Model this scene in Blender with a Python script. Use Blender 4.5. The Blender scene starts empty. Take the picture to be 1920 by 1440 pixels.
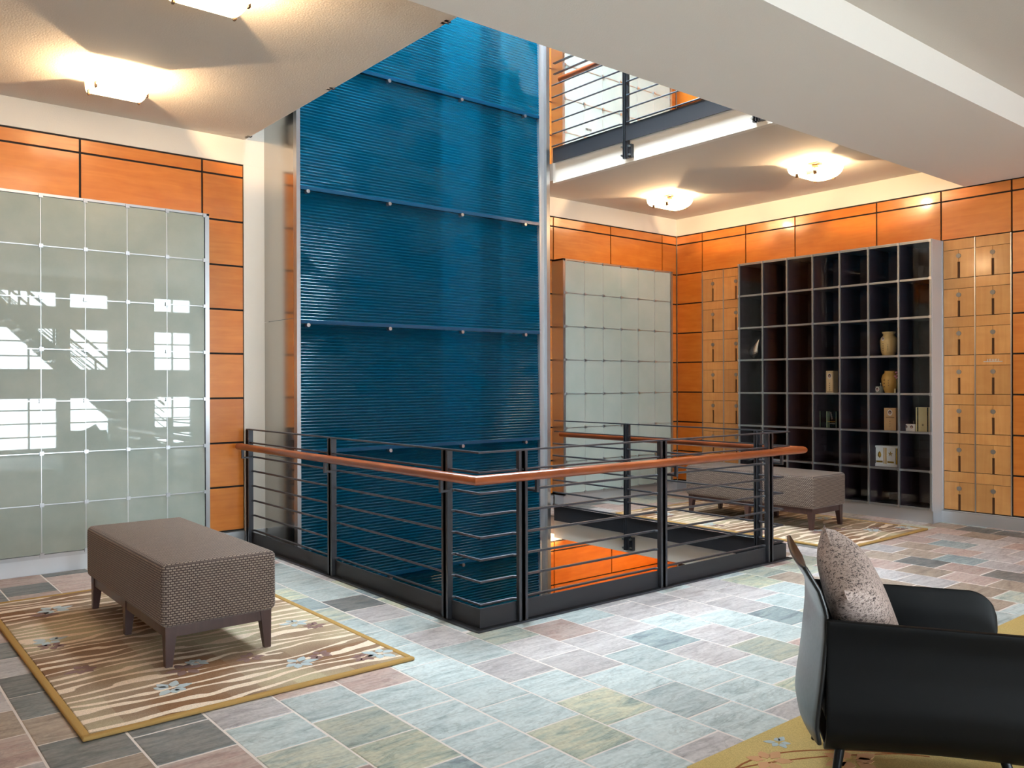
import bpy, bmesh, math, random
from mathutils import Vector, Matrix
random.seed(11)
S = bpy.context.scene
C = S.collection
PI = math.pi

# ------------------------------------------------------------------ camera
F_PX = 1584.0
YAW, PITCH, ROLL, EYE = math.radians(50.642), math.radians(-0.041), math.radians(-0.182), 1.45
fw = Vector((math.cos(PITCH)*math.cos(YAW), math.cos(PITCH)*math.sin(YAW), math.sin(PITCH)))
rt = Vector((math.sin(YAW), -math.cos(YAW), 0))
up = rt.cross(fw)
rt2 = rt*math.cos(ROLL) + up*math.sin(ROLL)
up2 = -rt*math.sin(ROLL) + up*math.cos(ROLL)
cam = bpy.data.cameras.new('camera')
cam.sensor_width = 36.0
cam.lens = F_PX*36.0/1920.0
cam.clip_start = 0.05
camo = bpy.data.objects.new('camera', cam)
C.objects.link(camo)
M3 = Matrix((rt2, up2, -fw)).transposed()
camo.matrix_world = Matrix.Translation((0, 0, EYE)) @ M3.to_4x4()
S.camera = camo

# ------------------------------------------------------------------ daylight, exposure
SKY = 37.0
world = bpy.data.worlds.new('overcast_sky')
S.world = world
world.use_nodes = True
bg = world.node_tree.nodes['Background']
bg.inputs[0].default_value = (0.84, 0.935, 1.0, 1)
bg.inputs[1].default_value = SKY
S.view_settings.view_transform = 'Standard'
S.view_settings.look = 'None'
S.view_settings.gamma = 1.0
S.view_settings.use_curve_mapping = False
S.view_settings.exposure = 0.62
try:
    S.cycles.use_denoising = True
    S.cycles.max_bounces = 6
    S.cycles.diffuse_bounces = 4
    S.cycles.glossy_bounces = 3
    S.cycles.transmission_bounces = 4
    S.cycles.transparent_max_bounces = 6
    S.cycles.use_adaptive_sampling = True
    S.cycles.adaptive_threshold = 0.04
    S.cycles.adaptive_min_samples = 16
    S.cycles.sample_clamp_indirect = 8.0
    S.cycles.blur_glossy = 0.5
    S.cycles.caustics_refractive = False
except Exception:
    pass

def portal(name, loc, rot, sx, sy):          # guides sky light through a real opening
    l = bpy.data.lights.new(name, 'AREA')
    l.shape = 'RECTANGLE'; l.size = sx; l.size_y = sy
    l.cycles.is_portal = True
    o = bpy.data.objects.new(name, l); C.objects.link(o)
    o.location = loc; o.rotation_euler = rot
    return o

# main dimensions (metres)
YW, XR = 7.47, 9.03            # back wall, right wall (faces of the wood)
XL, YN = -3.5, -5.0            # left wall and window wall behind the camera
ZC, F2 = 3.67, 3.87            # ceiling, floor-to-floor
OX0, OX1, OY0 = 2.985, 6.22, 3.95   # stair void
ROWS = [0.135, 0.53, 0.925, 1.325, 1.725, 2.12, 2.515, 2.915]
ZS, ZT = 3.32, 3.435           # top strip of the panelling
YF = 6.80                      # front of the glass waterfall

portal('skylight_portal', (4.45, 5.93, 2*F2-0.1), (0, 0, 0), 3.7, 3.27)
for px_, pw_ in ((.3, 1.4), (3.55, 2.6), (6.175, .85)):
    portal('window_portal', (px_, YN-.21, 1.75), (-PI/2, 0, PI), pw_, 3.3)

# ------------------------------------------------------------------ materials
def srgb(r, g, b):
    f = lambda c: (c/255/12.92) if c/255 <= 0.04045 else ((c/255+0.055)/1.055)**2.4
    return (f(r), f(g), f(b), 1)

def new_mat(name):
    m = bpy.data.materials.new(name); m.use_nodes = True
    nt = m.node_tree
    return m, nt, nt.nodes['Principled BSDF']

def N(nt, t, **kw):
    n = nt.nodes.new(t)
    for k, v in kw.items():
        if k in n.inputs: n.inputs[k].default_value = v
        else: setattr(n, k, v)
    return n

def ramp(nt, stops, interp='LINEAR'):
    r = nt.nodes.new('ShaderNodeValToRGB'); cr = r.color_ramp; cr.interpolation = interp
    while len(cr.elements) > 1: cr.elements.remove(cr.elements[-1])
    cr.elements[0].position = stops[0][0]; cr.elements[0].color = stops[0][1]
    for p, c in stops[1:]:
        e = cr.elements.new(p); e.color = c
    return r

def simple(name, col, rough=0.5, metal=0.0, spec=0.5, coat=0.0, bump=None, emit=None):
    m, nt, b = new_mat(name)
    b.inputs['Base Color'].default_value = col
    b.inputs['Roughness'].default_value = rough
    b.inputs['Metallic'].default_value = metal
    b.inputs['Specular IOR Level'].default_value = spec
    b.inputs['Coat Weight'].default_value = coat
    if emit:
        b.inputs['Emission Color'].default_value = emit[0]; b.inputs['Emission Strength'].default_value = emit[1]
    # a little surface variation so nothing is a flat colour
    g = N(nt, 'ShaderNodeNewGeometry')
    n = N(nt, 'ShaderNodeTexNoise', Scale=(bump[0] if bump else 60.0), Detail=3.0)
    nt.links.new(g.outputs['Position'], n.inputs['Vector'])
    if bump:
        bp = N(nt, 'ShaderNodeBump', Strength=bump[1], Distance=bump[2] if len(bump) > 2 else 0.004)
        nt.links.new(n.outputs['Fac'], bp.inputs['Height']); nt.links.new(bp.outputs[0], b.inputs['Normal'])
    else:
        mr = N(nt, 'ShaderNodeMapRange'); mr.inputs[3].default_value = max(0, rough-0.04); mr.inputs[4].default_value = rough+0.04
        nt.links.new(n.outputs['Fac'], mr.inputs[0]); nt.links.new(mr.outputs[0], b.inputs['Roughness'])
    return m

def wood_mat(name, c0, c1, rough=0.32, coat=0.55, vert=False, sc=1.0):
    m, nt, b = new_mat(name)
    g = N(nt, 'ShaderNodeNewGeometry'); oi = N(nt, 'ShaderNodeObjectInfo')
    sx = N(nt, 'ShaderNodeSeparateXYZ'); nt.links.new(g.outputs['Position'], sx.inputs[0])
    ad = N(nt, 'ShaderNodeMath', operation='ADD'); nt.links.new(sx.outputs[0], ad.inputs[0]); nt.links.new(sx.outputs[1], ad.inputs[1])
    cb = N(nt, 'ShaderNodeCombineXYZ')
    nt.links.new(ad.outputs[0], cb.inputs[0]); nt.links.new(sx.outputs[2], cb.inputs[1])
    mu = N(nt, 'ShaderNodeMath', operation='MULTIPLY'); mu.inputs[1].default_value = 37.0
    nt.links.new(oi.outputs['Random'], mu.inputs[0]); nt.links.new(mu.outputs[0], cb.inputs[2])
    mp = N(nt, 'ShaderNodeMapping'); mp.inputs['Scale'].default_value = (26*sc, 1.6*sc, 1) if vert else (2.2*sc, 22*sc, 1)
    nt.links.new(cb.outputs[0], mp.inputs[0])
    n1 = N(nt, 'ShaderNodeTexNoise', Scale=1.0, Detail=5.0, Distortion=0.7); nt.links.new(mp.outputs[0], n1.inputs['Vector'])
    mp2 = N(nt, 'ShaderNodeMapping'); mp2.inputs['Scale'].default_value = (5, 9, 1); nt.links.new(cb.outputs[0], mp2.inputs[0])
    n2 = N(nt, 'ShaderNodeTexNoise', Scale=1.0, Detail=2.0, Distortion=0.3); nt.links.new(mp2.outputs[0], n2.inputs['Vector'])
    mx = N(nt, 'ShaderNodeMix', data_type='FLOAT'); mx.inputs[0].default_value = 0.45
    nt.links.new(n1.outputs['Fac'], mx.inputs[2]); nt.links.new(n2.outputs['Fac'], mx.inputs[3])
    r = ramp(nt, [(0.25, c1), (0.5, tuple(0.5*(a+b_) for a, b_ in zip(c0, c1))), (0.72, c0)])
    nt.links.new(mx.outputs[0], r.inputs[0])
    hs = N(nt, 'ShaderNodeHueSaturation')
    mr = N(nt, 'ShaderNodeMapRange'); mr.inputs[3].default_value = 0.9; mr.inputs[4].default_value = 1.1
    nt.links.new(oi.outputs['Random'], mr.inputs[0]); nt.links.new(mr.outputs[0], hs.inputs['Value'])
    nt.links.new(r.outputs[0], hs.inputs['Color']); nt.links.new(hs.outputs[0], b.inputs['Base Color'])
    b.inputs['Roughness'].default_value = rough
    b.inputs['Coat Weight'].default_value = coat; b.inputs['Coat Roughness'].default_value = 0.12
    return m

MAT = {}
MAT['plaster'] = simple('plaster_white', srgb(232, 226, 216), 0.85, bump=(170, 0.25, 0.004))
MAT['ceiling'] = simple('ceiling_texture', srgb(216, 209, 199), 0.9, bump=(85, 0.4, 0.004))
MAT['beam'] = simple('beam_plaster', srgb(244, 238, 229), 0.88, bump=(120, 0.22, 0.004))
MAT['wood'] = wood_mat('lacquered_maple', srgb(226, 140, 56), srgb(204, 110, 34))
MAT['wood_pale'] = wood_mat('pale_maple', srgb(222, 164, 98), srgb(202, 138, 74), 0.42, 0.25, vert=True)
MAT['reveal'] = simple('black_reveal', srgb(22, 16, 13), 0.7)
MAT['slot'] = simple('slot_brown', srgb(92, 60, 36), 0.7)
MAT['steel'] = simple('brushed_steel', srgb(196, 198, 202), 0.3, 1.0)
MAT['steel_dark'] = simple('satin_steel_plinth', srgb(212, 214, 218), 0.4, 0.9)
MAT['mirror_steel'] = simple('polished_steel', srgb(190, 186, 180), 0.16, 1.0)
MAT['iron'] = simple('blackened_iron', srgb(80, 82, 88), 0.36, 0.7, bump=(45, 0.06, 0.002))
MAT['iron_plate'] = simple('dark_iron_plate', srgb(54, 54, 58), 0.5, 0.4, bump=(45, 0.06, 0.002))
MAT['disc'] = simple('satin_lock_disc', srgb(150, 144, 136), 0.5, 0.7)
MAT['cab_steel'] = simple('cabinet_strip_steel', srgb(168, 172, 176), 0.36, 0.85)
MAT['satin'] = simple('satin_cabinet_side', srgb(214, 217, 224), 0.55, 0.6)
MAT['iron_bolt'] = simple('zinc_bolt', srgb(190, 190, 188), 0.3, 1.0)
MAT['handrail'] = wood_mat('oiled_mahogany', srgb(166, 84, 40), srgb(104, 48, 24), 0.3, 0.5, sc=0.8)
MAT['leg_wood'] = wood_mat('dark_walnut', srgb(78, 50, 46), srgb(48, 28, 26), 0.4, 0.3, vert=True)
MAT['cab_dark'] = simple('aubergine_lining', srgb(50, 37, 45), 0.5)
MAT['leather'] = simple('black_leather', srgb(7, 7, 8), 0.5, 0.0, 0.2, bump=(350, 0.06, 0.001))
MAT['leather_back'] = simple('lit_black_leather', srgb(18, 18, 20), 0.3, 0.0, 0.6)  # lighter, glossier copy of the leather, imitating window light on the back
MAT['black_metal'] = simple('black_metal', srgb(24, 25, 28), 0.3, 0.6)
MAT['lamp_metal'] = simple('lamp_clip_metal', srgb(120, 100, 80), 0.35, 1.0)
MAT['grout'] = simple('grout', srgb(222, 212, 206), 0.85)
MAT['gold'] = simple('gilt', srgb(186, 150, 60), 0.35, 0.9)
MAT['ink'] = simple('ink_marks', srgb(60, 44, 34), 0.7)

def schlick(nt, f0, normal=None):
    """reflectance of a thin sheet, the same from both sides"""
    g = N(nt, 'ShaderNodeNewGeometry'); dt = N(nt, 'ShaderNodeVectorMath', operation='DOT_PRODUCT')
    nt.links.new(g.outputs['Incoming'], dt.inputs[0]); nt.links.new(normal if normal else g.outputs['Normal'], dt.inputs[1])
    ab = N(nt, 'ShaderNodeMath', operation='ABSOLUTE'); nt.links.new(dt.outputs['Value'], ab.inputs[0])
    sb = N(nt, 'ShaderNodeMath', operation='SUBTRACT', use_clamp=True); sb.inputs[0].default_value = 1.0; nt.links.new(ab.outputs[0], sb.inputs[1])
    pw = N(nt, 'ShaderNodeMath', operation='POWER'); pw.inputs[1].default_value = 5.0; nt.links.new(sb.outputs[0], pw.inputs[0])
    ma = N(nt, 'ShaderNodeMath', operation='MULTIPLY_ADD'); ma.inputs[1].default_value = 1-f0; ma.inputs[2].default_value = f0; nt.links.new(pw.outputs[0], ma.inputs[0])
    return ma

def glass_mat(name, tint=(1, 1, 1, 1), refl=1.0):
    m = bpy.data.materials.new(name); m.use_nodes = True; nt = m.node_tree; nt.nodes.clear()
    o = N(nt, 'ShaderNodeOutputMaterial'); t = N(nt, 'ShaderNodeBsdfTransparent'); t.inputs[0].default_value = tint
    g = N(nt, 'ShaderNodeBsdfGlossy'); g.inputs['Roughness'].default_value = 0.01
    fr = schlick(nt, 0.042)
    mu = N(nt, 'ShaderNodeMath', operation='MULTIPLY'); mu.inputs[1].default_value = refl
    nt.links.new(fr.outputs[0], mu.inputs[0])
    mx = N(nt, 'ShaderNodeMixShader')
    nt.links.new(mu.outputs[0], mx.inputs[0]); nt.links.new(t.outputs[0], mx.inputs[1]); nt.links.new(g.outputs[0], mx.inputs[2])
    nt.links.new(mx.outputs[0], o.inputs[0])
    return m
MAT['clear'] = glass_mat('clear_glass', (1, 1, 1, 1), 0.5)
MAT['window_glass'] = glass_mat('window_glass', (0.71, 0.72, 0.72, 1))
MAT['skylight_glass'] = glass_mat('skylight_glass', (0.95, 0.97, 0.98, 1))

def pane_mat(name, c0, c1):
    m, nt, b = new_mat(name)
    g = N(nt, 'ShaderNodeNewGeometry')
    n = N(nt, 'ShaderNodeTexNoise', Scale=2.6, Detail=5.0, Roughness=0.6); nt.links.new(g.outputs['Position'], n.inputs['Vector'])
    r = ramp(nt, [(0.3, c0), (0.72, c1)]); nt.links.new(n.outputs['Fac'], r.inputs[0])
    nt.links.new(r.outputs[0], b.inputs['Base Color'])
    b.inputs['Roughness'].default_value = 0.6
    b.inputs['Specular IOR Level'].default_value = 0.2
    b.inputs['Coat Weight'].default_value = 1.0; b.inputs['Coat Roughness'].default_value = 0.012; b.inputs['Coat IOR'].default_value = 1.52
    return m
MAT['pane'] = pane_mat('back_painted_glass', srgb(158, 172, 166), srgb(178, 187, 180))
MAT['pane_pale'] = pane_mat('pale_back_painted_glass', srgb(172, 190, 187), srgb(186, 199, 196))

def water_glass():
    m = bpy.data.materials.new('blue_water_glass'); m.use_nodes = True; nt = m.node_tree; nt.nodes.clear()
    o = N(nt, 'ShaderNodeOutputMaterial')
    g = N(nt, 'ShaderNodeNewGeometry')
    mp = N(nt, 'ShaderNodeMapping'); mp.inputs['Scale'].default_value = (1.5, 1, 2.1); nt.links.new(g.outputs['Position'], mp.inputs[0])
    n = N(nt, 'ShaderNodeTexNoise', Scale=1.7, Detail=3.0, Roughness=0.55); nt.links.new(mp.outputs[0], n.inputs['Vector'])
    # patches where the film of water runs rough and loses its gloss
    rp = ramp(nt, [(0.55, (1, 1, 1, 1)), (0.59, (.12, .12, .12, 1))]); nt.links.new(n.outputs['Fac'], rp.inputs[0])
    mp3 = N(nt, 'ShaderNodeMapping'); mp3.inputs['Scale'].default_value = (16, 1, 60); nt.links.new(g.outputs['Position'], mp3.inputs[0])
    n2 = N(nt, 'ShaderNodeTexNoise', Scale=1.0, Detail=3.0); nt.links.new(mp3.outputs[0], n2.inputs['Vector'])
    bp = N(nt, 'ShaderNodeBump', Strength=0.22, Distance=0.004); nt.links.new(n2.outputs['Fac'], bp.inputs['Height'])
    d = N(nt, 'ShaderNodeBsdfDiffuse'); d.inputs[0].default_value = (0.003, 0.075, 0.125, 1)
    t = N(nt, 'ShaderNodeBsdfRefraction'); t.inputs['Color'].default_value = (0.02, 0.50, 0.74, 1)
    t.inputs['IOR'].default_value = 1.06; t.inputs['Roughness'].default_value = 0.30
    tl = N(nt, 'ShaderNodeBsdfTranslucent'); tl.inputs[0].default_value = (0.006, 0.36, 0.58, 1)
    m1 = N(nt, 'ShaderNodeMixShader'); m1.inputs[0].default_value = 0.45
    nt.links.new(t.outputs[0], m1.inputs[1]); nt.links.new(tl.outputs[0], m1.inputs[2])
    m2 = N(nt, 'ShaderNodeMixShader'); m2.inputs[0].default_value = 0.62
    nt.links.new(d.outputs[0], m2.inputs[1]); nt.links.new(m1.outputs[0], m2.inputs[2])
    gl = N(nt, 'ShaderNodeBsdfGlossy'); gl.inputs['Roughness'].default_value = 0.12; gl.inputs[0].default_value = (.7, .9, 1, 1)
    nt.links.new(bp.outputs[0], gl.inputs['Normal'])
    fr = schlick(nt, 0.06, bp.outputs[0])
    mu = N(nt, 'ShaderNodeMath', operation='MULTIPLY'); nt.links.new(fr.outputs[0], mu.inputs[0]); nt.links.new(rp.outputs[0], mu.inputs[1])
    m3 = N(nt, 'ShaderNodeMixShader')
    nt.links.new(mu.outputs[0], m3.inputs[0]); nt.links.new(m2.outputs[0], m3.inputs[1]); nt.links.new(gl.outputs[0], m3.inputs[2])
    nt.links.new(m3.outputs[0], o.inputs[0])
    return m
MAT['water'] = water_glass()
MAT['transom'] = simple('blue_wet_ledge', (0.003, 0.045, 0.10, 1), 0.2, 0.0, 0.4)
MAT['cavity_light'] = simple('light_toned_lining', srgb(190, 225, 235), 0.6)  # pale lining colour stands in for light on the cavity's right side
MAT['cavity'] = simple('shade_toned_lining', srgb(86, 104, 112), 0.8)  # darker copy of the lining, painted where less light shows through

def slate(name, a, b_, c):
    m, nt, b = new_mat(name)
    g = N(nt, 'ShaderNodeNewGeometry'); oi = N(nt, 'ShaderNodeObjectInfo')
    mu = N(nt, 'ShaderNodeVectorMath', operation='SCALE'); mu.inputs[0].default_value = (31.0, 47.0, 9.0)
    nt.links.new(oi.outputs['Random'], mu.inputs['Scale'])
    ad = N(nt, 'ShaderNodeVectorMath', operation='ADD')
    nt.links.new(g.outputs['Position'], ad.inputs[0]); nt.links.new(mu.outputs[0], ad.inputs[1])
    mp = N(nt, 'ShaderNodeMapping'); mp.inputs['Rotation'].default_value = (0, 0, -0.35); mp.inputs['Scale'].default_value = (2.4, 10.0, 1.0)
    nt.links.new(ad.outputs[0], mp.inputs[0])
    n = N(nt, 'ShaderNodeTexNoise', Scale=1.5, Detail=7.0, Roughness=0.6, Distortion=1.1); nt.links.new(mp.outputs[0], n.inputs['Vector'])
    r = ramp(nt, [(0.28, c), (0.44, a), (0.58, b_), (0.75, a)]); nt.links.new(n.outputs['Fac'], r.inputs[0])
    n2 = N(nt, 'ShaderNodeTexNoise', Scale=55.0, Detail=4.0); nt.links.new(ad.outputs[0], n2.inputs['Vector'])
    mr = N(nt, 'ShaderNodeMapRange'); mr.inputs[1].default_value = 0.3; mr.inputs[2].default_value = 0.7; mr.inputs[3].default_value = 0.86; mr.inputs[4].default_value = 1.08
    nt.links.new(n2.outputs['Fac'], mr.inputs[0])
    m2 = N(nt, 'ShaderNodeMapRange'); m2.inputs[3].default_value = 0.86; m2.inputs[4].default_value = 1.12; nt.links.new(oi.outputs['Random'], m2.inputs[0])
    mm = N(nt, 'ShaderNodeMath', operation='MULTIPLY'); nt.links.new(mr.outputs[0], mm.inputs[0]); nt.links.new(m2.outputs[0], mm.inputs[1])
    # dark cleft veins of the stone
    n3 = N(nt, 'ShaderNodeTexNoise', Scale=1.1, Detail=6.0, Roughness=0.65, Distortion=1.6); nt.links.new(mp.outputs[0], n3.inputs['Vector'])
    v1 = N(nt, 'ShaderNodeMath', operation='SUBTRACT'); v1.inputs[1].default_value = .46; nt.links.new(n3.outputs['Fac'], v1.inputs[0])
    v2 = N(nt, 'ShaderNodeMath', operation='ABSOLUTE'); nt.links.new(v1.outputs[0], v2.inputs[0])
    v3 = N(nt, 'ShaderNodeMapRange'); v3.inputs[1].default_value = 0; v3.inputs[2].default_value = .035; v3.inputs[3].default_value = .76; v3.inputs[4].default_value = 1.0; nt.links.new(v2.outputs[0], v3.inputs[0])
    mv = N(nt, 'ShaderNodeMath', operation='MULTIPLY'); nt.links.new(mm.outputs[0], mv.inputs[0]); nt.links.new(v3.outputs[0], mv.inputs[1])
    hs = N(nt, 'ShaderNodeHueSaturation'); nt.links.new(mv.outputs[0], hs.inputs['Value']); nt.links.new(r.outputs[0], hs.inputs['Color'])
    nt.links.new(hs.outputs[0], b.inputs['Base Color'])
    b.inputs['Roughness'].default_value = 0.5
    b.inputs['Specular IOR Level'].default_value = 0.4
    bp = N(nt, 'ShaderNodeBump', Strength=0.3, Distance=0.004); nt.links.new(n.outputs['Fac'], bp.inputs['Height']); nt.links.new(bp.outputs[0], b.inputs['Normal'])
    return m
SL = {
 'a': slate('slate_pale_teal', srgb(178, 190, 190), srgb(194, 203, 202), srgb(142, 156, 158)),
 'b': slate('slate_pink_grey', srgb(182, 176, 176), srgb(197, 192, 191), srgb(158, 150, 150)),
 'c': slate('slate_blue_grey', srgb(138, 152, 156), srgb(160, 174, 174), srgb(104, 118, 124)),
 'd': slate('slate_green_grey', srgb(168, 176, 168), srgb(190, 190, 172), srgb(124, 138, 130)),
 'e': slate('slate_rose', srgb(182, 158, 150), srgb(192, 174, 166), srgb(162, 134, 126)),
 'h': slate('slate_green_cream', srgb(176, 184, 168), srgb(206, 202, 176), srgb(118, 136, 134)),
 'f': slate('slate_charcoal', srgb(112, 115, 115), srgb(134, 132, 130), srgb(84, 89, 92)),
 'g': slate('slate_tan', srgb(160, 144, 130), srgb(174, 158, 144), srgb(130, 114, 102)),
}

# ------------------------------------------------------------------ mesh helpers
class MB:
    def __init__(s): s.v = []; s.f = []; s.uv = None
    def box(s, x0, x1, y0, y1, z0, z1):
        n = len(s.v)
        s.v += [(x0,y0,z0),(x1,y0,z0),(x1,y1,z0),(x0,y1,z0),(x0,y0,z1),(x1,y0,z1),(x1,y1,z1),(x0,y1,z1)]
        s.f += [tuple(n+i for i in q) for q in ((3,2,1,0),(4,5,6,7),(0,1,5,4),(1,2,6,5),(2,3,7,6),(3,0,4,7))]
        return s
    def tube(s, p0, p1, r0, r1=None, n=10, cap=True):
        r1 = r0 if r1 is None else r1
        p0 = Vector(p0); p1 = Vector(p1); d = (p1-p0).normalized()
        a = d.orthogonal().normalized(); b = d.cross(a)
        k = len(s.v)
        for p, r in ((p0, r0), (p1, r1)):
            for i in range(n):
                t = 2*PI*i/n; q = p + a*(r*math.cos(t)) + b*(r*math.sin(t)); s.v.append(tuple(q))
        for i in range(n):
            j = (i+1) % n; s.f.append((k+i, k+j, k+n+j, k+n+i))
        if cap:
            s.f.append(tuple(k+i for i in reversed(range(n)))); s.f.append(tuple(k+n+i for i in range(n)))
        return s
    def sweep(s, path, prof, closed_prof=True):
        """path: xyz points; prof: (lateral, vertical) pairs; mitred corners; path assumed near horizontal"""
        P = [Vector(p) for p in path]; k = len(s.v); m = len(prof); n = len(P)
        for i, p in enumerate(P):
            d0 = (P[i]-P[i-1]).normalized() if i > 0 else (P[1]-P[0]).normalized()
            d1 = (P[i+1]-P[i]).normalized() if i < n-1 else d0
            t = (d0+d1).normalized(); c = max(0.2, t.dot(d0))
            side = Vector((t.y, -t.x, 0)).normalized()
            for (a, h) in prof:
                q = p + side*(a/c) + Vector((0, 0, h)); s.v.append(tuple(q))
        for i in range(n-1):
            for j in range(m):
                jj = (j+1) % m
                s.f.append((k+i*m+j, k+(i+1)*m+j, k+(i+1)*m+jj, k+i*m+jj))
        s.f.append(tuple(k+j for j in range(m))); s.f.append(tuple(k+(n-1)*m+j for j in reversed(range(m))))
        return s
    def lathe(s, c, prof, n=20):
        k = len(s.v); m = len(prof)
        for r, z in prof:
            for i in range(n):
                t = 2*PI*i/n; s.v.append((c[0]+r*math.cos(t), c[1]+r*math.sin(t), c[2]+z))
        for a in range(m-1):
            for i in range(n):
                j = (i+1) % n; s.f.append((k+a*n+i, k+a*n+j, k+(a+1)*n+j, k+(a+1)*n+i))
        s.f.append(tuple(k+i for i in reversed(range(n)))); s.f.append(tuple(k+(m-1)*n+i for i in range(n)))
        return s
    def build(s, name, mat, parent=None, smooth=False, xf=None):
        me = bpy.data.meshes.new(name)
        off = wloc(parent) if parent else Vector((0, 0, 0))
        vs = [tuple((Vector(v) if xf is None else xf @ Vector(v)) - off) for v in s.v] if (off.length or xf) else s.v
        me.from_pydata(vs, [], s.f)
        bm = bmesh.new(); bm.from_mesh(me); bmesh.ops.recalc_face_normals(bm, faces=bm.faces); bm.to_mesh(me); bm.free()
        if smooth:
            me.shade_smooth(); me.set_sharp_from_angle(angle=math.radians(40))
        if mat: me.materials.append(MAT[mat] if isinstance(mat, str) else mat)
        o = bpy.data.objects.new(name, me); C.objects.link(o)
        if parent: o.parent = parent
        return o

def wloc(o):
    v = Vector((0, 0, 0))
    while o is not None:
        v = v + Vector(o.location); o = o.parent
    return v

def thing(name, label, cat, loc, group=None, rotz=0):
    o = bpy.data.objects.new(name, None); C.objects.link(o)
    o.location = loc; o.rotation_euler = (0, 0, rotz); o.empty_display_size = 0.1
    return tag(o, label, cat, group)
def tag(o, label, cat, group=None):
    o['label'] = label; o['category'] = cat
    if group: o['group'] = group
    return o
def struct(o, label=None):
    o['kind'] = 'structure'
    if label: o['label'] = label
    return o

_unit = {}
def ubox(name, mat, x0, x1, y0, y1, z0, z1, parent=None):
    """a box piece that shares one unit-cube mesh; the material sits on the object"""
    if x0 > x1: x0, x1 = x1, x0
    if y0 > y1: y0, y1 = y1, y0
    key = 'cube'
    if key not in _unit:
        me = bpy.data.meshes.new('piece'); b = MB().box(-.5, .5, -.5, .5, -.5, .5); me.from_pydata(b.v, [], b.f); me.materials.append(MAT['plaster']); _unit[key] = me
    o = bpy.data.objects.new(name, _unit[key]); C.objects.link(o)
    o.material_slots[0].link = 'OBJECT'; o.material_slots[0].material = MAT[mat] if isinstance(mat, str) else mat
    off = wloc(parent) if parent else Vector((0, 0, 0))
    o.location = Vector(((x0+x1)/2, (y0+y1)/2, (z0+z1)/2)) - off
    o.scale = (x1-x0, y1-y0, z1-z0)
    if parent: o.parent = parent
    return o

def copy_tree(o, parent=None, dz=None):
    c = o.copy(); C.objects.link(c)
    if parent is not None: c.parent = parent
    for ch in list(o.children): copy_tree(ch, c)
    return c

def empty_struct(name, label=None, loc=(0, 0, 0)):
    o = bpy.data.objects.new(name, None); C.objects.link(o); o.location = loc
    return struct(o, label)

# ================================================================== STRUCTURE
# --- floor slab with the void, slate tiles on it
GR = -0.0022
m = MB()
m.box(XL, OX0+0.03, YN, YW+0.1, -0.2, GR); m.box(OX1, XR+0.3, YN, YW+0.1, -0.2, GR); m.box(OX0+0.03, OX1, YN, OY0+0.02, -0.2, GR)
floor = struct(m.build('floor', 'grout'), 'slate tile floor around the open void')

TX0, TPX, TPY, GAP = 0.668, 0.3185, 0.331, 0.0045
def proj(p):
    d = Vector(p) - Vector((0, 0, EYE)); z = d.dot(fw)
    if z < 0.2: return None
    return (960+F_PX*d.dot(rt2)/z, 720-F_PX*d.dot(up2)/z)
def pick(x, y):
    if x < 1.7: w = dict(a=.6, b=2.2, c=1.4, d=.6, e=2.2, f=2.6, g=.4)
    elif x < 5.4: w = dict(a=3.6, b=3.4, c=.8, d=1.0, e=.9, f=.1, g=.2, h=.6)
    else: w = dict(a=1.0, b=2.4, c=.6, d=.8, e=3.2, f=1.0, g=2.6)
    if 1.7 < x < 3.0 and y > 3.9: w.update(c=2.2, a=4, e=.5)
    return random.choices(list(w), weights=list(w.values()))[0]
def tile_mesh(sx, sy):
    e = 0.004; hx, hy = sx/2, sy/2
    v = [(-hx,-hy,-.012),(hx,-hy,-.012),(hx,hy,-.012),(-hx,hy,-.012),(-hx,-hy,-.002),(hx,-hy,-.002),(hx,hy,-.002),(-hx,hy,-.002),
         (-hx+e,-hy+e,0),(hx-e,-hy+e,0),(hx-e,hy-e,0),(-hx+e,hy-e,0)]
    f = [(8,9,10,11)] + [(i, (i+1) % 4, 4+(i+1) % 4, 4+i) for i in range(4)] + [(4+i, 4+(i+1) % 4, 8+(i+1) % 4, 8+i) for i in range(4)]
    return v, f
tiles = []
kx0, kx1 = math.floor((XL-TX0)/TPX), math.ceil((XR-TX0)/TPX)
for k in range(kx0, kx1):
    base = 3.34 if k % 2 else 3.176
    for n in range(-27, 15):
        x0, x1 = TX0+TPX*k+GAP, TX0+TPX*(k+1)-GAP
        y0, y1 = base+TPY*n+GAP, base+TPY*(n+1)-GAP
        x0, x1, y0, y1 = max(x0, XL+.01), min(x1, XR-.02), max(y0, YN+.01), min(y1, YW-.02)
        if x1-x0 < .03 or y1-y0 < .03: continue
        vx0, vx1, vy0 = OX0+0.03, OX1, OY0+0.02
        if x1 > vx0 and x0 < vx1 and y1 > vy0:
            if y0 < vy0-.03: y1 = vy0
            elif x0 < vx0-.03: x1 = vx0
            elif x1 > vx1+.03: x0 = vx1
            else: continue
        q = [proj((a, b, 0)) for a in (x0, x1) for b in (y0, y1)]
        vis = 0
        if all(q):
            xs = [p[0] for p in q]; ys = [p[1] for p in q]
            if max(xs) > -30 and min(xs) < 1950 and min(ys) < 1460:
                vis = abs((q[0][0]-q[3][0])*(q[1][1]-q[2][1])-(q[1][0]-q[2][0])*(q[0][1]-q[3][1]))/2
        tiles.append((vis, x0, x1, y0, y1))
tiles.sort(key=lambda t: -t[0])
full = None
field = {k: MB() for k in SL}
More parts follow.
